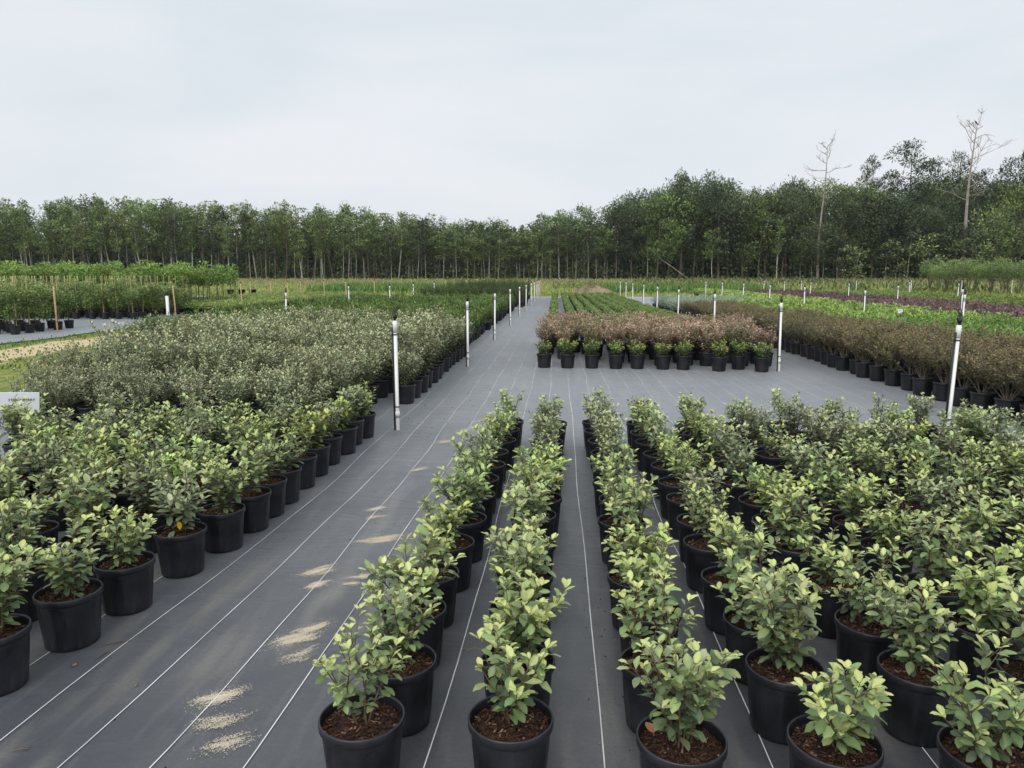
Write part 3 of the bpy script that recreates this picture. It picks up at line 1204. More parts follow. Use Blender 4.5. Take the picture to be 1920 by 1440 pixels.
CRAPE = [f_crape(random.Random(800 + i)) for i in range(5)]
mi = 0
for (x0, y0) in [(34.5 + 1.25 * i, 71 - .35 * i) for i in range(12)] + [(35.2 + 1.3 * i, 74 - .3 * i) for i in range(12)] + [(37 + 1.4 * i, 77) for i in range(10)]:
    me_s, me_f = rng.choice(CRAPE)
    parts_plant('shrub_tree', x0 + rng.uniform(-.3, .3), y0 + rng.uniform(-.4, .4), gz(y0) - .02, rng.uniform(0, 6.28),
                'many-stemmed small tree in the leafy clump at the field edge', 'small tree', 'many-stemmed small trees at the field edge', None, me_s, me_f,
                rng.uniform(.88, 1.12), None, 0, 'crown')

# staked saplings, far left
PAL_F = [(.07, .13, .025), (.18, .31, .06), (.38, .53, .14)]
PAL_F2 = [(.07, .12, .03), (.17, .26, .075), (.38, .46, .17)]


def f_sap(rg, tall):
    ms, mf, mk = MB(), MB(), MB()
    H = 1.95 if tall else 1.42
    ms.add(*tube([(0, 0, .25), (.02, .01, H * .5), (0, .02, H * .95)], [.014, .012, .006], 5))
    mk.add(*tube([(.04, .03, .2), (.05, .03, H * .55), (.05, .04, H * (.92 if tall else 1.22))], [.011, .011, .010], 5))
    if tall:
        for q in range(5):
            a = rg.uniform(0, 6.28)
            puff(mf, rg, 80, .10, (.18 * math.cos(a), .18 * math.sin(a), H * rg.uniform(.72, .95)), (.25, .25, .28), PAL_F)
        puff(mf, rg, 40, .08, (0, 0, .6), (.2, .2, .3), PAL_F2)
    else:
        for q in range(6):
            a = rg.uniform(0, 6.28)
            puff(mf, rg, 120, .075, (.14 * math.cos(a), .14 * math.sin(a), rg.uniform(.45, H)), (.2, .2, .24), PAL_F2)
    return ms.mesh('stems', [M_stem]), mf.mesh('crown', [ML_gen]), mk.mesh('stake', [M_bamboo])


SAP_T = [f_sap(random.Random(900 + i), True) for i in range(5)]
SAP_S = [f_sap(random.Random(920 + i), False) for i in range(5)]


def sapling(name, x, y, kit, s, label, group):
    t_ = parts_plant(name, x, y, .001, rng.uniform(0, 6.28), label, 'potted sapling', group, POTM, kit[0], kit[1], (s, s, s), None, .25, 'crown')
    obj('stake', kit[2], t_)


sp = [(x, y) for x, y in grid(-27, -16.6, .62, 29.2, 33.5, .7, .08) if x > -.72 * y - 3] + grid(-20.6, -16.2, .6, 21.5, 24.6, .65, .08, keep=lambda x, y: x < -16.1)
for i, (x, y) in enumerate(sp):
    front = y < 26
    sapling('short_sapling', x, y, rng.choice(SAP_S), rng.uniform(.9, 1.12),
            'leafy short sapling with cane in the nearest left clump' if front else 'leafy short sapling with cane in the far left bed',
            'short saplings in the nearest left clump' if front else 'short staked saplings in the far left bed')
for x, y in grid(-33, -17.6, .75, 35, 41, .85, .14):
    sapling('tall_sapling', x, y, rng.choice(SAP_T), rng.uniform(.85, 1.22), 'taller bright green sapling on cane behind the short saplings', 'tall saplings in the far left bed')
# three empty-looking pots on their own
mb = MB()
pot_into(mb, .38, .62, 16, 0)
big = mb.mesh('nursery_pot', [M_pot])
for i, (x, y) in enumerate([(-26.9, 60.2), (-26.0, 60.3), (-25.1, 60.4)]):
    tag(obj('nursery_pot', big, None, (x, y, .001), 0, (.8, .8, .9)), f'large black pot standing alone beyond saplings, {ORD[i]} from the left of three', 'pot', 'lone black pots beyond the saplings')


# ------------------------------------------------------------------ irrigation risers and wooden stakes
def riser(x, y, lean, label, group, h=1.27, pipe=True):
    t_ = bpy.data.objects.new('irrigation_riser', None)
    col.objects.link(t_)
    t_.location = (x, y, gz(y) if y > 62 else 0)
    t_.rotation_euler = (lean[0], lean[1], rng.uniform(-.3, .3))
    t_.empty_display_size = .1
    tag(t_, label, 'sprinkler post', group)
    for nm, me in RISER:
        if nm in ('support_rod', 'strap') and not pipe:
            continue
        obj(nm, me, t_, sc=(1, 1, h / 1.27))
    return t_


RISER = []
mb = MB()
mb.add(*lathe([(.021, 0), (.021, 1.2), (.0, 1.2)], 16))
RISER.append(('pipe', mb.mesh('pipe', [M_pvc])))
mb = MB()
mb.add(*lathe([(.021, .15), (.026, .15), (.026, .22), (.021, .22)], 16))
RISER.append(('coupling', mb.mesh('coupling', [M_pvc])))
mb = MB()
mb.add(*lathe([(.021, 1.14), (.0265, 1.14), (.0265, 1.27), (.018, 1.275), (0, 1.275)], 16))
RISER.append(('cap', mb.mesh('cap', [M_pvc])))
mb = MB()
mb.add(*tube([(-.034, 0, 0), (-.034, 0, .6), (-.034, 0, 1.2)], [.011] * 3, 8))
RISER.append(('support_rod', mb.mesh('support_rod', [M_blk])))
for zz in (.27, 1.11):
    mb = MB()
    mb.add(*lathe([(.022, zz), (.0245, zz), (.0245, zz + .014), (.022, zz + .014)], 16))
    V, T_ = lathe([(.0122, zz), (.014, zz), (.014, zz + .014), (.0122, zz + .014)], 10)
    mb.add(V + np.array([-.034, 0, 0]), T_)
    RISER.append(('strap', mb.mesh('strap', [M_blk])))
mb = MB()
mb.add(*lathe([(.014, 1.275), (.014, 1.30), (.024, 1.305), (.027, 1.33), (.018, 1.345), (.012, 1.35), (.012, 1.385), (0, 1.385)], 12))
for s_ in (-1, 1):
    mb.add(*tube([(s_ * .012, 0, 1.325), (s_ * .030, 0, 1.335), (s_ * .024, 0, 1.37), (s_ * .020, 0, 1.41)], [.006, .006, .005, .004], 6))
mb.add(*tube([(-.022, 0, 1.408), (0, 0, 1.385), (.022, 0, 1.408)], [.006, .007, .006], 6))
RISER.append(('sprinkler_head', mb.mesh('sprinkler_head', [M_blk])))

line1 = [(-1.86, 8.45), (-1.77, 14.5), (-1.75, 20.5), (-1.70, 26.5), (-1.64, 31.6), (-1.60, 36.8), (-1.57, 42.6), (-1.55, 48), (-1.55, 53.4), (-1.55, 58.5)]
for i, (x, y) in enumerate(line1):
    riser(x, y, (rng.gauss(0, .006), rng.gauss(0, .006)), f'white pipe riser with black sprinkler head, {ORD[i]} back along left walkway edge', 'risers along the left walkway edge')
line2 = [(4.13, 14.16), (4.15, 20.2), (4.12, 26.2), (4.15, 32), (4.2, 37.6), (4.2, 43), (4.25, 48), (4.3, 53)]
riser(4.13, 8.05, (0, .03), 'leaning white pipe riser at the far end of the right front bed', 'risers along the central bed')
for i, (x, y) in enumerate(line2):
    riser(x, y, (rng.gauss(0, .006), rng.uniform(-.02, .005)), f'white pipe riser with black sprinkler head, {ORD[i]} back along central bed', 'risers along the central bed')
line3 = [(10.4, 20), (9.9, 25.0), (9.9, 31), (10.05, 36.6), (10.1, 42), (10.15, 47.6), (10.2, 53)]
for i, (x, y) in enumerate(line3):
    riser(x, y, (rng.gauss(0, .006), rng.uniform(0, .04) if i < 2 else rng.gauss(0, .01)), f'white pipe riser, {ORD[i]} back along the lime green bed', 'risers in the lime green bed')
for x, y in [(14.0, 27), (15.3, 35), (16.3, 43.5), (15.8, 48.5), (16.1, 55), (20.4, 34), (22, 43), (23, 51), (16, 60), (29, 64), (33, 64), (37, 64), (19.5, 62), (23.8, 62)]:
    riser(x, y, (rng.gauss(0, .006), rng.gauss(0, .012)), 'white pipe riser among the far purple and yellow-green beds', 'risers in the far right beds')
for x, y in [(-7.8, 21), (-9.2, 32.5), (-7.6, 33.5), (-7.6, 39), (-7.5, 45)]:
    riser(x, y, (0, rng.gauss(0, .01)), 'white pipe riser among the low conifers, away from the walkway', 'risers among the conifers')

mb = MB()
mb.add(*lathe([(.026, 0), (.026, 1.36), (.0, 1.36)], 10), m=0)
ST_POST = mb.mesh('post', [M_stake])
mb = MB()
mb.add(*lathe([(.018, 1.362), (.03, 1.37), (.03, 1.41), (.012, 1.43), (.0, 1.44)], 10))
ST_CAP = mb.mesh('sprinkler_head', [M_blk])
mb = MB()
mb.add(*lathe([(.0265, .30), (.029, .30), (.029, .315), (.0265, .315)], 12))
ST_STRAP = mb.mesh('strap', [M_blk])


def stake(x, y, label, group, head=True, s=1.0):
    t_ = bpy.data.objects.new('wooden_stake', None)
    col.objects.link(t_)
    t_.location = (x, y, 0)
    t_.rotation_euler = (0, rng.uniform(-.05, .01), 0)
    t_.empty_display_size = .1
    tag(t_, label, 'stake', group)
    obj('post', ST_POST, t_, sc=s)
    obj('strap', ST_STRAP, t_, sc=s)
    if head:
        obj('sprinkler_head', ST_CAP, t_, sc=s)


stake(-15.8, 22.65, 'tan wooden stake leaning on pale cloth in front of left saplings', 'tan wooden stakes', False, 1.05)
stake(-15.4, 29.3, 'tan wooden stake beside a thick white pipe behind the grey shrubs', 'tan wooden stakes', False)
for x, y in [(-15.1, 35), (-20.5, 49), (-19.5, 50), (-15.4, 42), (-17.4, 50), (-14.8, 46.7), (-12.6, 44), (-12.4, 50), (-26, 39.5), (-1.5, 60.5)]:
    stake(x, y, 'thin tan stake with dark tip around the pale green bed', 'thin tan stakes by the pale green bed')
t_ = tag(obj('standpipe', None, None, (-15.62, 29.1, 0)), 'short thick white pipe with black cap beside tan stake', 'pipe')
mb = MB()
mb.add(*lathe([(.06, 0), (.06, .95), (0, .95)], 16))
obj('pipe', mb.mesh('pipe', [M_pvc]), t_)
mb = MB()
mb.add(*lathe([(.065, .951), (.065, 1.07), (.05, 1.13), (0, 1.13)], 16))
obj('cap', mb.mesh('cap', [M_blk]), t_)

# ------------------------------------------------------------------ signs
def text_mesh(txt, size):
    c = bpy.data.curves.new('lettering', 'FONT')
    c.body = txt
    c.size = size
    c.extrude = .0008
    c.align_x = 'RIGHT'
    c.resolution_u = 3
    ob = bpy.data.objects.new('tmp', c)
    col.objects.link(ob)
    dg = bpy.context.evaluated_depsgraph_get()
    me = bpy.data.meshes.new_from_object(ob.evaluated_get(dg))
    bpy.data.objects.remove(ob)
    me.materials.clear()
    me.materials.append(M_ink)
    return me


sg = tag(bpy.data.objects.new('plant_sign', None), 'white box sign with black lettering among the left young shrubs', 'sign')
col.objects.link(sg)
sg.location = (-5.36, 6.98, 0.04)
sg.rotation_euler = (0, R(4), R(32))
mb = MB()
mb.add(*box(-.18, .16, -.012, .012, .40, .60))
obj('board', mb.mesh('board', [M_sign], False), sg)
mb = MB()
mb.add(*box(-.012, .012, .0125, .03, 0, .5))
obj('post', mb.mesh('post', [M_stake], False), sg)
tx = obj('lettering', text_mesh('STRAWBERRY', .036), sg, (.125, -.0145, .515))
tx.rotation_euler = (R(90), 0, 0)
sg2 = tag(bpy.data.objects.new('small_sign', None), 'small white sign card standing in the lime green bed', 'sign')
col.objects.link(sg2)
sg2.location = (9.75, 21.9, 0)
sg2.rotation_euler = (R(-12), R(3), R(15))
mb = MB()
mb.add(*box(-.08, .08, -.004, .004, .68, .83))
obj('board', mb.mesh('board', [M_sign], False), sg2)
mb = MB()
mb.add(*box(-.01, .01, .0045, .012, 0, .74))
obj('post', mb.mesh('post', [M_stake], False), sg2)
mb = MB()
mb.add(*box(-.05, .05, -.0058, -.0045, .795, .806))
mb.add(*box(-.05, .02, -.0058, -.0045, .765, .771))
obj('lettering', mb.mesh('lettering', [M_ink], False), sg2)


# ------------------------------------------------------------------ things lying on the cloth and soil
def px(u, v, z=0.0):          # ground point seen at a pixel of the 1920 x 1440 photograph, used to survey positions
    p, yw = R(8.3706), R(3.5585)
    a, b_ = (u - 960) / 1400, (v - 720) / 1400
    fz = -math.sin(p) - b_ * math.cos(p)
    t_ = (z - 1.8) / fz
    x, y = a * t_, (math.cos(p) - b_ * math.sin(p)) * t_
    return (math.cos(yw) * x - math.sin(yw) * y, math.sin(yw) * x + math.cos(yw) * y)


SAND = [(597, 1072, .075, 1.0), (597, 1097, .05, .9), (682, 1082, .06, .45), (552, 1198, .075, 1.0), (592, 1176, .06, .7), (562, 1228, .06, .3), (712, 1012, .10, 1.0),
        (706, 955, .06, .6), (702, 970, .05, .4), (405, 1310, .07, .7), (412, 1352, .06, .4), (424, 1395, .07, .3), (832, 828, .09, .5), (788, 880, .07, .5), (902, 790, .11, .5),
        (886, 806, .12, .4), (655, 1095, .04, .3)]
for i, (u, v, r_, dn) in enumerate(SAND):
    x, y = px(u, v)
    mb = MB()
    n = int(3600 * dn * (r_ / .07))
    a0 = rng.uniform(-.35, .35) + .55
    ca, sa = math.cos(a0), math.sin(a0)
    cell = [(rng.gauss(0, .42), rng.gauss(0, .42)) for _ in range(14)]
    for q in range(n):
        if rng.random() < .75:                        # swept into streaks
            k_ = rng.choice(cell)
            g1, g2 = k_[0] + rng.gauss(0, .34), k_[1] + rng.gauss(0, .13)
            g2 += .22 * math.sin(g1 * 1.7 + i)
        else:
            g1, g2 = rng.gauss(0, .6), rng.gauss(0, .6)
        ex, ey = r_ * 1.25 * g1, r_ * .75 * g2
        cx, cy = ex * ca - ey * sa, ex * sa + ey * ca
        l, w = rng.uniform(.0012, .006), rng.uniform(.0007, .0016)
        th = a0 + rng.gauss(0, .8)
        c_, s_ = math.cos(th), math.sin(th)
        z = .0025 + rng.uniform(0, .0012)
        V = [(cx + c_ * p_ - s_ * q_, cy + s_ * p_ + c_ * q_, z) for p_, q_ in ((l, 0), (0, w), (-l, 0), (0, -w))]
        k = rng.uniform(.8, 1.12)
        mb.add(V, [(0, 1, 2), (0, 2, 3)], (.72 * k, .63 * k, .49 * k))
    ob = obj('sand_patch', mb.mesh('sand_patch', [M_sand], False), None, (x, y, 0))
    tag(ob, f'scatter of pale sand on the black cloth walkway, {ORD[sorted(s[1] for s in SAND).index(v)]} patch counting from the far end', 'sand patch', 'sand patches on the walkway')

# pebbles and twigs
def pebble(u, v, r_, label):
    x, y = px(u, v)
    mb = MB()
    bm_v, bm_t = lathe([(.0, -.5), (.7, -.4), (1, 0), (.75, .5), (0, .65)], 9)
    bm_v = bm_v * np.array([r_, r_ * .7, r_ * .6]) * (1 + nr.normal(size=(len(bm_v), 1)) * .06)
    mb.add(bm_v, bm_t)
    tag(obj('pebble', mb.mesh('pebble', [M_stone]), None, (x, y, r_ * .3), rng.uniform(0, 3)), label, 'pebble')


pebble(140, 1248, .016, 'small brown pebble on the cloth near the left front pots')
pebble(255, 1286, .010, 'tiny grey pebble on a white stripe of the walkway')


def twig(u, v, ln, a, label):
    x, y = px(u, v)
    mb = MB()
    mb.add(*tube([(-ln / 2, 0, .004), (0, ln * .05, .008), (ln / 2, 0, .004)], [.002, .003, .0015], 5))
    mb.add(*tube([(0, ln * .05, .007), (ln * .2, ln * .2, .005)], [.0018, .001], 4))
    tag(obj('twig', mb.mesh('twig', [M_twig]), None, (x, y, 0), a), label, 'twig')


twig(222, 1206, .11, .4, 'pale dry twig lying straight on the cloth near left front pots')
twig(192, 1230, .08, 1.3, 'pale forked twig on a white stripe near left front pots')
twig(40, 1408, .06, .3, 'pale curled twig on the cloth at the bottom left corner')
# loose crumbs of bark along the rows
mb = MB()
for q in range(300):
    if q < 90:
        x, y = rng.uniform(.14, .34), rng.uniform(2.2, 7)
    elif q < 180:
        x, y = rng.uniform(-2.2, -.7), rng.uniform(2.2, 12)
    else:
        x, y = rng.uniform(-1.5, 5), rng.uniform(8, 20)
    s = rng.uniform(.001, .004) * (1 if y < 8 else 1.8)
    V, T_ = box(-s, s, -s * .6, s * .6, 0, s * .6)
    a = rng.uniform(0, 3)
    rot = np.array([[math.cos(a), -math.sin(a), 0], [math.sin(a), math.cos(a), 0], [0, 0, 1]])
    mb.add(V @ rot.T + np.array([x, y, .002]), T_, (.03, .022, .018) if rng.random() < .7 else (.4, .36, .3))
tag(obj('bark_crumbs', mb.mesh('bark_crumbs', [M_chip], False)), kind='stuff')

# fallen and yellowed leaves on the mulch
ml_dead = leafmat('dead_leaf', None, .6, .2, .1, .1, .3)
for (u, v, z, c, lab) in [(320, 957, .36, (.6, .42, .02), 'yellow leaf hanging low on a shrub of the left edge column'),
                          (110, 1103, .256, (.45, .33, .05), 'yellowed leaf on the mulch of the second front pot at left'),
                          (905, 1000, .256, (.5, .16, .04), 'orange-brown leaf on mulch in the first column right of walkway'),
                          (1200, 1372, .256, (.35, .15, .08), 'brown leaf on mulch in the nearest pot of the third column'),
                          (1570, 1402, .256, (.5, .28, .08), 'tan leaf on mulch in the nearest pot of the fourth column'),
                          (1655, 1160, .256, (.55, .42, .33), 'pale curled leaf on mulch in the fifth column'),
                          (1700, 1240, .256, (.5, .22, .08), 'orange leaf on mulch in the second pot of the fifth column'),
                          (1465, 875, .256, (.45, .13, .05), 'rust-red leaf on mulch deep in the right bed'),
                          (1325, 905, .256, (.55, .25, .04), 'bright orange leaf in the middle of the right bed')]:
    x, y = px(u, v, z)
    cx, cy = min(YPOS, key=lambda p: (p[0] - x) ** 2 + (p[1] - y) ** 2)
    dd = math.hypot(x - cx, y - cy)
    x, y = (cx + (x - cx) * min(1, .09 / (dd + 1e-6)), cy + (y - cy) * min(1, .09 / (dd + 1e-6)))
    if z > .3:
        x, y = cx + .05, cy - .11
    mb = MB()
    mb.add(*T_near, c)
    ob = obj('dead_leaf', mb.mesh('dead_leaf', [ml_dead]), None, (x, y, z), rng.uniform(0, 6), .06)
    ob.rotation_euler[0] = rng.uniform(-.4, .4) if z < .3 else -1.2
    tag(ob, lab, 'leaf')
# black drip tube end
mb = MB()
x, y = px(1004, 783)
mb.add(*tube([(x, y, .012), (x + .06, y + .0, .012), (x + .2, y - .02, .012)], [.012] * 3, 8))
tag(obj('drip_tube', mb.mesh('drip_tube', [M_blk])), 'short black tube end on the cloth behind the second column', 'tube')

# ------------------------------------------------------------------ field grass
PAL_GR = np.array([(.07, .12, .025), (.16, .22, .05), (.28, .31, .10)])


def tufts(name, n, xf, yf, hf, pal, w=.05):
    mb = MB()
    x = np.array([xf() for _ in range(n)])
    y = np.array([yf() for _ in range(n)])
    z = np.array([(gz(v) - .03) if v > 61.5 else -.03 for v in y])
    h = np.array([hf() for _ in range(n)])
    D = np.stack([nr.normal(size=n) * .3, nr.normal(size=n) * .3, np.ones(n)], 1)
    Nn = nr.normal(size=(n, 3)) * np.array([1, 1, .1])
    f = nr.random(n)[:, None]
    pal = np.asarray(pal)
    C = np.where(f < .5, pal[0] + (pal[1] - pal[0]) * f * 2, pal[1] + (pal[2] - pal[1]) * (f * 2 - 1))
    place_leaves(mb, T_low, np.stack([x, y, z], 1), D, Nn, h, C, w / np.maximum(h, .03) / .26)
    return tag(obj(name, mb.mesh(name, [ML_gen])), kind='stuff')


tufts('field_grass', 24000, lambda: rng.uniform(-75, 75), lambda: 63 + 60 * rng.random() ** 1.3, lambda: rng.uniform(.12, .4), [(.13, .18, .04), (.26, .31, .08), (.42, .42, .16)], .07)
tufts('tall_grass', 12000, lambda: rng.choice([rng.uniform(-24, -5), rng.uniform(2.5, 20)]), lambda: rng.uniform(70, 82), lambda: rng.uniform(.45, .95), [(.07, .14, .04), (.14, .25, .06), (.26, .34, .10)], .05)
tufts('weeds', 2500, lambda: rng.uniform(10, 70), lambda: rng.uniform(66, 118), lambda: rng.uniform(.3, .8), [(.06, .10, .03), (.13, .18, .06), (.24, .22, .10)], .12)


def lane_x():
    return rng.choice([rng.gauss(-14.1, .35), rng.gauss(-11.2, .45), rng.uniform(-14.5, -10.6)])


tufts('lane_grass', 9000, lane_x, lambda: rng.uniform(8, 60), lambda: rng.uniform(.03, .09), [(.06, .12, .02), (.13, .21, .04), (.26, .30, .09)], .025)

# ------------------------------------------------------------------ woodland
CY, SY, CP = math.cos(R(3.5585)), math.sin(R(3.5585)), math.cos(R(8.3706))


def ux(x, y):                 # bearing of a far place, as the photograph's column
    return 960 + 1400 * (CY * x + SY * y) / ((CY * y - SY * x) * CP)


def at(u, y):                 # the place at depth y on that bearing
    k = (u - 960) / 1400 * CP
    return y * (k * CY - SY) / (CY + k * SY)


PAL_W = [[(.06, .095, .038), (.15, .215, .07), (.31, .39, .13)], [(.065, .10, .04), (.18, .25, .085), (.37, .45, .17)],
         [(.04, .06, .034), (.08, .11, .056), (.14, .185, .09)]]


def tree_kit(rg, H, base, rad, ncl, per, pal, tr, mtr, card=.42, pine=False):
    mt, mf = MB(), MB()
    lean = (rg.gauss(0, .03), rg.gauss(0, .03))
    wob = [rg.gauss(0, .12) for _ in range(4)]
    pts = []
    for q in range(8):
        f = q / 7
        pts.append(np.array([lean[0] * H * f + wob[0] * math.sin(f * 5 + wob[1] * 9), lean[1] * H * f + wob[2] * math.sin(f * 4 + wob[3] * 9), H * .96 * f]))
    mt.add(*tube(pts, [tr * (1 - .85 * q / 7) for q in range(8)], 6))
    for q in range(ncl):
        f = base + (1 - base) * (q + rg.random()) / ncl
        i = min(6, int(f * 7))
        p0 = pts[i] + (pts[i + 1] - pts[i]) * (f * 7 - i)
        a = rg.uniform(0, 6.28)
        prof = math.sin(PI * min(1, max(.12, (f - base) / (1.05 - base)))) ** .7
        rr = rad * prof * rg.uniform(.35, 1.0)
        e_ = p0 + np.array([math.cos(a) * rr, math.sin(a) * rr, rr * (.15 if pine else .45)])
        mt.add(*tube([p0, (p0 + e_) / 2 + np.array([0, 0, -.05 * rr]), e_], [tr * .28 * (1.15 - f), tr * .18 * (1.15 - f), .015], 4))
        cr = rad * rg.uniform(.28, .48)
        j = rg.uniform(.75, 1.25)
        pl = [tuple(x * j for x in c) for c in pal]
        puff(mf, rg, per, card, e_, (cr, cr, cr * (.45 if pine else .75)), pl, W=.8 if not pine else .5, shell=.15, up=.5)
    return mt.mesh('trunk', [mtr]), mf


def kit_mesh(k):
    return k[0], k[1].mesh('crown', [ML_tree])


K_slim = [tree_kit(random.Random(1000 + i), 10, rng.uniform(.28, .55), rng.uniform(1.2, 2.1), 20, 42, PAL_W[(0, 1, 0, 2)[i % 4]], rng.uniform(.06, .13), M_dtrunk if i % 4 == 1 else M_trunk, .36) for i in range(8)]
K_oak = [tree_kit(random.Random(1050 + i), 10, rng.uniform(.16, .34), rng.uniform(2.7, 3.5), 34, 80, PAL_W[2 if i % 4 else 0], rng.uniform(.14, .2), M_dtrunk, .36) for i in range(6)]
K_pine = [tree_kit(random.Random(1080 + i), 10, rng.uniform(.55, .66), rng.uniform(1.5, 2.1), 19, 80, [(.02, .04, .022), (.042, .075, .035), (.08, .12, .055)], .12, M_dtrunk, .30, True) for i in range(4)]
K_low = [tree_kit(random.Random(1095 + i), 5, .05, 1.7, 14, 34, PAL_W[(i + 1) % 3], .06, M_dtrunk, .30) for i in range(4)]
KM = {n: [kit_mesh(k) for k in ks] for n, ks in (('slim', K_slim), ('oak', K_oak), ('pine', K_pine), ('low', K_low))}


def hh(x, d=127.0):
    u = ux(x, d)
    t_ = [(-300, 13.2), (0, 13.2), (200, 13.4), (400, 12.6), (640, 12.2), (760, 10.4), (900, 9.6), (1000, 9.8), (1080, 11.0), (1200, 13.0), (1290, 15.5), (1350, 15.5), (1420, 13.2), (1500, 15.2), (1580, 14.2),
          (1680, 14.6), (1780, 15.5), (1850, 14.8), (1920, 15.6), (2200, 16)]
    return float(np.interp(u, [p[0] for p in t_], [p[1] for p in t_]))


def tree(name, kit, x, y, H, wid, label, group, ref=10.0):
    t_ = bpy.data.objects.new(name, None)
    col.objects.link(t_)
    t_.location = (x, y, gz(y) - .03)
    t_.rotation_euler[2] = rng.uniform(0, 6.28)
    tag(t_, label, 'tree', group)
    s = H / ref
    obj('trunk', kit[0], t_, sc=(max(.8, s * .9), max(.8, s * .9), s))
    tag(obj('crown', kit[1], t_, sc=(wid, wid, s)), kind='stuff')


ntree = 0
x = -104.0
while x < 92:
    y = rng.uniform(123.5, 128)
    u = ux(x, y)
    H = hh(x) * (rng.uniform(.70, 1.0) if rng.random() < .8 else rng.uniform(1.0, 1.12))
    if u < 1150 or rng.random() < .35:
        tree('slender_tree', rng.choice(KM['slim']), x, y, min(H, 8.5 if min(abs(u - 1535), abs(u - 1812)) < 40 else 99) * (.95 if u < 1150 else .72), rng.uniform(.95, 1.3), 'slender pale-trunked leafy tree in the front rank of the wood', 'slender trees in the front rank')
        x += rng.uniform(.7, 1.7)
    else:
        tree('broad_tree', rng.choice(KM['oak']), x, y + 2, min(H, 8.5 if min(abs(u - 1535), abs(u - 1812)) < 40 else 99), rng.uniform(.95, 1.25), 'dark broad-crowned tree in the right part of the wood', 'broad dark trees of the wood')
        x += rng.uniform(1.8, 3.2)
x = -108.0
while x < 96:
    y = rng.uniform(130, 136)
    u = ux(x, y)
    H = hh(x) * rng.uniform(.85, 1.08)
    if u < 1150:
        tree('slender_tree', rng.choice(KM['slim']), x, y, H, rng.uniform(1.1, 1.4), 'leafy tree in the second rank of the wood', 'trees in the second rank')
        x += rng.uniform(1.6, 2.8)
    else:
        tree('broad_tree', rng.choice(KM['oak']), x, y, H * 1.02, rng.uniform(1.0, 1.3), 'dark broad-crowned tree in the right part of the wood', 'broad dark trees of the wood')
        x += rng.uniform(2.6, 4.2)
x = -100.0
while x < 20:                                         # saplings and bushes filling in under the crowns
    y = rng.uniform(128.5, 133)
    tree('understory_tree', rng.choice(KM['low']), x, y, rng.uniform(2.5, 6.5), rng.uniform(.6, 1.1), 'small dim tree under the crowns in the left part of the wood', 'small trees under the crowns', 5.0)
    x += rng.uniform(2.0, 5.0)
# tall pines standing above the right part, (photo column, height)
for u, H, y, w in [(1612, 20.4, 131, .9), (1700, 23.4, 134, 1.75), (1655, 18.5, 137, 1.2), (1745, 20.8, 136, 1.4), (1785, 22.0, 138, 1.1), (1168, 13.6, 134, .7), (1098, 12.4, 133, .95), (1885, 20.4, 133, 1.2),
                   (1925, 22.6, 131, 1.2), (1960, 20, 135, 1.2), (1815, 19.3, 140, 1.3), (1320, 15.8, 137, 1.2)]:
    tree('pine_tree', rng.choice(KM['pine']), at(u, y), y, H, w * 1.15, 'tall dark pine rising above the right part of the wood', 'tall pines above the wood')
# lighter low trees and bushes at the wood's edge on the right, and undergrowth
for u, y, H, w in [(1800, 119, 7.4, 1.5), (1860, 120, 9.5, 1.5), (1905, 117, 11, 1.7), (1740, 121, 6.5, 1.3), (1680, 122, 6, 1.2), (1940, 116, 9, 1.7), (1600, 122, 5.2, 1.2), (1820, 123, 10, 1.5)]:
    tree('edge_tree', rng.choice(KM['low']), at(u, y), y, H, w * 1.3, 'lighter green bushy tree low at the right edge of the wood', 'bushy trees at the edge of the wood', 5.0)

# the depth of the wood behind the ranks: nobody could count it
mb = MB()
for i in range(330):
    y = rng.uniform(137, 172)
    x = rng.uniform(-.80 * y - 5, .70 * y + 5)
    u = ux(x, y)
    H = hh(x, y) * rng.uniform(.85, 1.1) * (y / 131)
    k = rng.choice(K_slim if u < 1150 else K_oak)
    v = k[1]
    a = rng.uniform(0, 6.28)
    w = rng.uniform(1.15, 1.6) if u < 1150 else rng.uniform(1, 1.3)
    rot = np.array([[math.cos(a) * w, -math.sin(a) * w, 0], [math.sin(a) * w, math.cos(a) * w, 0], [0, 0, H / 10]])
    step = 2
    for V, T0, C, off in list(zip(v.V, v.T, v.C, np.cumsum([0] + [len(q) for q in v.V])[:-1]))[::step]:
        mb.V.append(V @ rot.T + np.array([x, y, .9]))
        mb.T.append(T0 - off + mb.n)
        mb.C.append(C)
        mb.M.append(np.zeros(len(T0), int))
        mb.n += len(V)
    mb.add(*tube([(x, y, .9), (x + rng.gauss(0, .3), y, .9 + H * .9)], [.16, .05], 4), (.2, .18, .15), 1)
n = 64000
P = np.stack([nr.uniform(-140, 130, n), 134 + 42 * nr.random(n), .9 + 9.0 * nr.random(n) ** 1.35], 1)
pal = np.array(PAL_W[2])
C = pal[0] + (pal[1] - pal[0]) * nr.random(n)[:, None]
place_leaves(mb, T_low, P, nr.normal(size=(n, 3)), nr.normal(size=(n, 3)) + np.array([0, -.6, .6]), .7 + .9 * nr.random(n), C)
n = 9000
P = np.stack([nr.uniform(-150, 140, n), 158 + 22 * nr.random(n), .5 + 6.0 * nr.random(n)], 1)
C = pal[0] + (pal[1] - pal[0]) * nr.random(n)[:, None]
place_leaves(mb, T_low, P, nr.normal(size=(n, 3)), nr.normal(size=(n, 3)) + np.array([0, -1.0, .4]), 1.8 + 1.2 * nr.random(n), C)
tag(obj('forest_depth', mb.mesh('forest_depth', [ML_tree, M_trunk])), kind='stuff')
n = 9000
mb = MB()
P = np.stack([nr.uniform(-105, 95, n), 122.5 + 10 * nr.random(n), .95 + 2.6 * nr.random(n) ** 2.2], 1)
pal = np.array(PAL_W[0])
C = pal[0] + (pal[1] - pal[0]) * nr.random(n)[:, None]
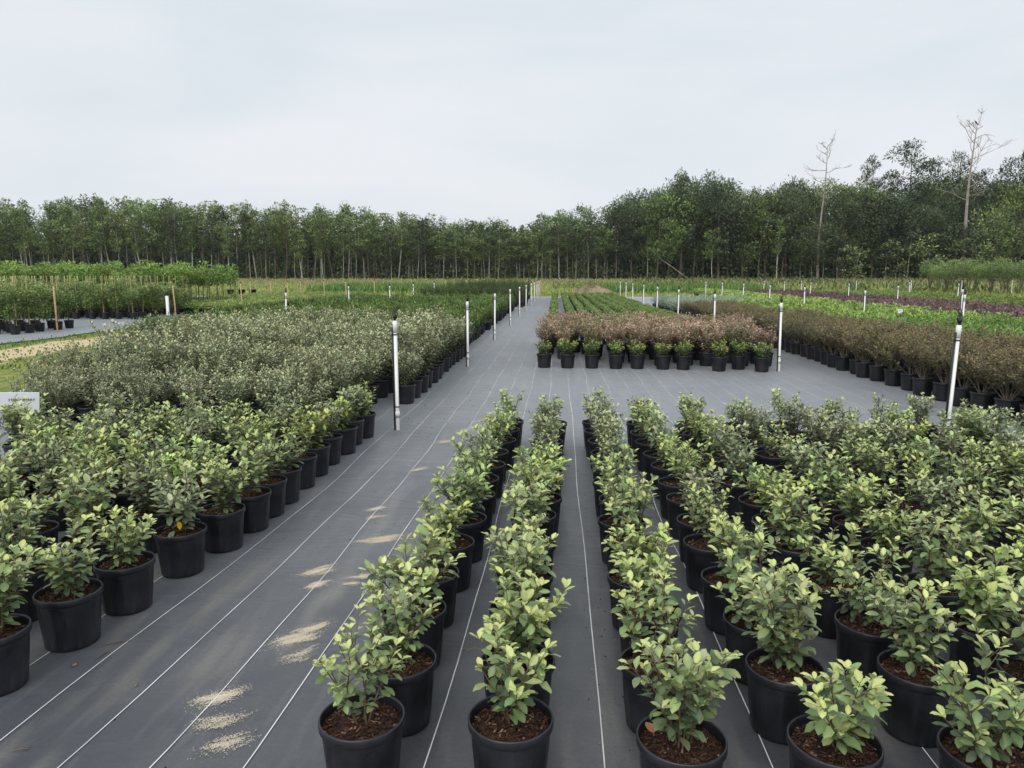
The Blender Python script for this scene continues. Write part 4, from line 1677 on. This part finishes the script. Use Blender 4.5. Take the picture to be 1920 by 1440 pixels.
place_leaves(mb, T_low, P, nr.normal(size=(n, 3)), nr.normal(size=(n, 3)) + np.array([0, -.3, .8]), .2 + .35 * nr.random(n), C)
tag(obj('undergrowth', mb.mesh('undergrowth', [ML_tree])), kind='stuff')


# dead snags
def snag(name, x, y, H, tr, lean, seed, label, limbs):
    rg = random.Random(seed)
    t_ = bpy.data.objects.new(name, None)
    col.objects.link(t_)
    t_.location = (x, y, gz(y) - .05)
    tag(t_, label, 'dead tree', 'dead trees above the wood')
    mt, mbr = MB(), MB()
    pts = [np.array([lean * H * f + .18 * math.sin(f * 6 + seed), 0.1 * math.sin(f * 5), H * f]) for f in np.linspace(0, 1, 12)]
    mt.add(*tube(pts, [tr * (1 - .86 * f) for f in np.linspace(0, 1, 12)], 8))

    def branch(p, d, ln, r_, depth):
        q = [np.array(p)]
        dd = unit(np.array(d, float))
        for s in range(4):
            dd = unit(dd + np.array([rg.gauss(0, .22), rg.gauss(0, .22), rg.gauss(.02, .2)]))
            q.append(q[-1] + dd * ln / 4)
        mbr.add(*tube(q, [r_, r_ * .85, r_ * .7, r_ * .5, r_ * .25], 5))
        if depth > 0:
            for s in range(rg.randint(2, 4)):
                i = rg.randint(1, 4)
                branch(q[i], dd + np.array([rg.gauss(0, .7), rg.gauss(0, .5), rg.gauss(.25, .4)]), ln * rg.uniform(.3, .6), r_ * .62, depth - 1)
    for f, sx, up, ln in limbs:
        i = min(10, int(f * 11))
        p = pts[i] + (pts[i + 1] - pts[i]) * (f * 11 - i)
        branch(p, (sx, rg.gauss(0, .35), up), ln * 1.25, max(.06, tr * .3 * (1.25 - f)), 2)
    obj('trunk', mt.mesh('trunk', [M_dead]), t_)
    obj('branches', mbr.mesh('branches', [M_dead]), t_)
    return pts


snag('dead_tree', at(1533, 126.6), 126.6, 21.2, .25, .012, 3, 'leafless pale snag without a bird, standing left of the pines',
     [(.62, -1, .1, 1.7), (.66, 1, .3, 1.6), (.72, -1, .15, 2.3), (.74, 1, .5, 1.2), (.80, 1, .5, 2.4), (.82, -1, .35, 2.0), (.87, -1, .7, 1.4), (.90, 1, 1.2, 1.2), (.93, -1, .8, 1.5), (.95, 1, 1.1, 1.8), (.97, -1, 1.0, 1.5), (.99, .6, 1.6, 1.4)])
sp_ = snag('dead_tree', at(1800, 126.6), 126.6, 24.2, .38, .022, 7, 'thicker leafless snag with a black bird perched on its top',
           [(.52, -1, .3, 3.2), (.55, 1, .2, 2.6), (.60, 1, .3, 2.2), (.66, -1, .1, 3.0), (.68, 1, .15, 3.4), (.73, 1, .6, 3.4), (.76, -1, .4, 1.6), (.78, 1, .7, 3.0), (.82, -1, .8, 2.6), (.84, 1, .6, 2.0), (.88, -1, .8, 3.0),
            (.91, 1, .9, 2.4), (.94, -1, .9, 2.2), (.96, 1, .9, 2.6), (.97, -1, 1.3, 1.6), (.99, .7, 1.6, 2.0)])
# bird on top
mb = MB()
bv, bt = lathe([(0, -.28), (.07, -.2), (.13, -.02), (.12, .1), (.07, .2), (.075, .27), (.05, .33), (0, .35)], 10)
mb.add(bv, bt)
mb.add(*tube([(0, .02, .29), (0, .13, .27)], [.025, .004], 5))
mb.add(*tube([(0, -.04, -.22), (0, -.1, -.5)], [.06, .045], 6))
bo = obj('bird', mb.mesh('bird', [M_bird]), None, (float(at(1800, 126.6) + sp_[-1][0]) - .2, 126.6 + float(sp_[-1][1]), gz(127) + 24.2 + .25))
bo.rotation_euler = (R(-35), 0, R(70))
tag(bo, 'black bird perched on the very top of the thicker dead tree', 'bird')
# leaning dead poles at the wood edge
for (u, a, ln, lab) in [(1292, -.95, 6.0, 'fallen pale trunk leaning to the left at the foot of the wood')]:
    mb = MB()
    mb.add(*tube([(0, 0, 0), (math.sin(a) * ln * .5, 0, math.cos(a) * ln * .5 + .1), (math.sin(a) * ln, 0, math.cos(a) * ln)], [.08, .065, .04], 6))
    y = 124.2
    tag(obj('leaning_trunk', mb.mesh('leaning_trunk', [M_dead]), None, (at(u, y), y, gz(y) - .05)), lab, 'dead trunk')

# thin damp air: far things fade a little
mh, t, b, o = mat('haze')
t.nodes.remove(b)
pv = t.nodes.new('ShaderNodeVolumePrincipled')
pv.inputs['Color'].default_value = (0.86, 0.91, 0.96, 1)
pv.inputs['Density'].default_value = 0.00016
pv.inputs['Anisotropy'].default_value = 0.2
t.links.new(pv.outputs['Volume'], o.inputs['Volume'])
mb = MB()
mb.add(*box(-950, 950, -320, 950, -1.2, 32))
hz = obj('haze', mb.mesh('haze', [mh], False))
tag(hz, kind='stuff')
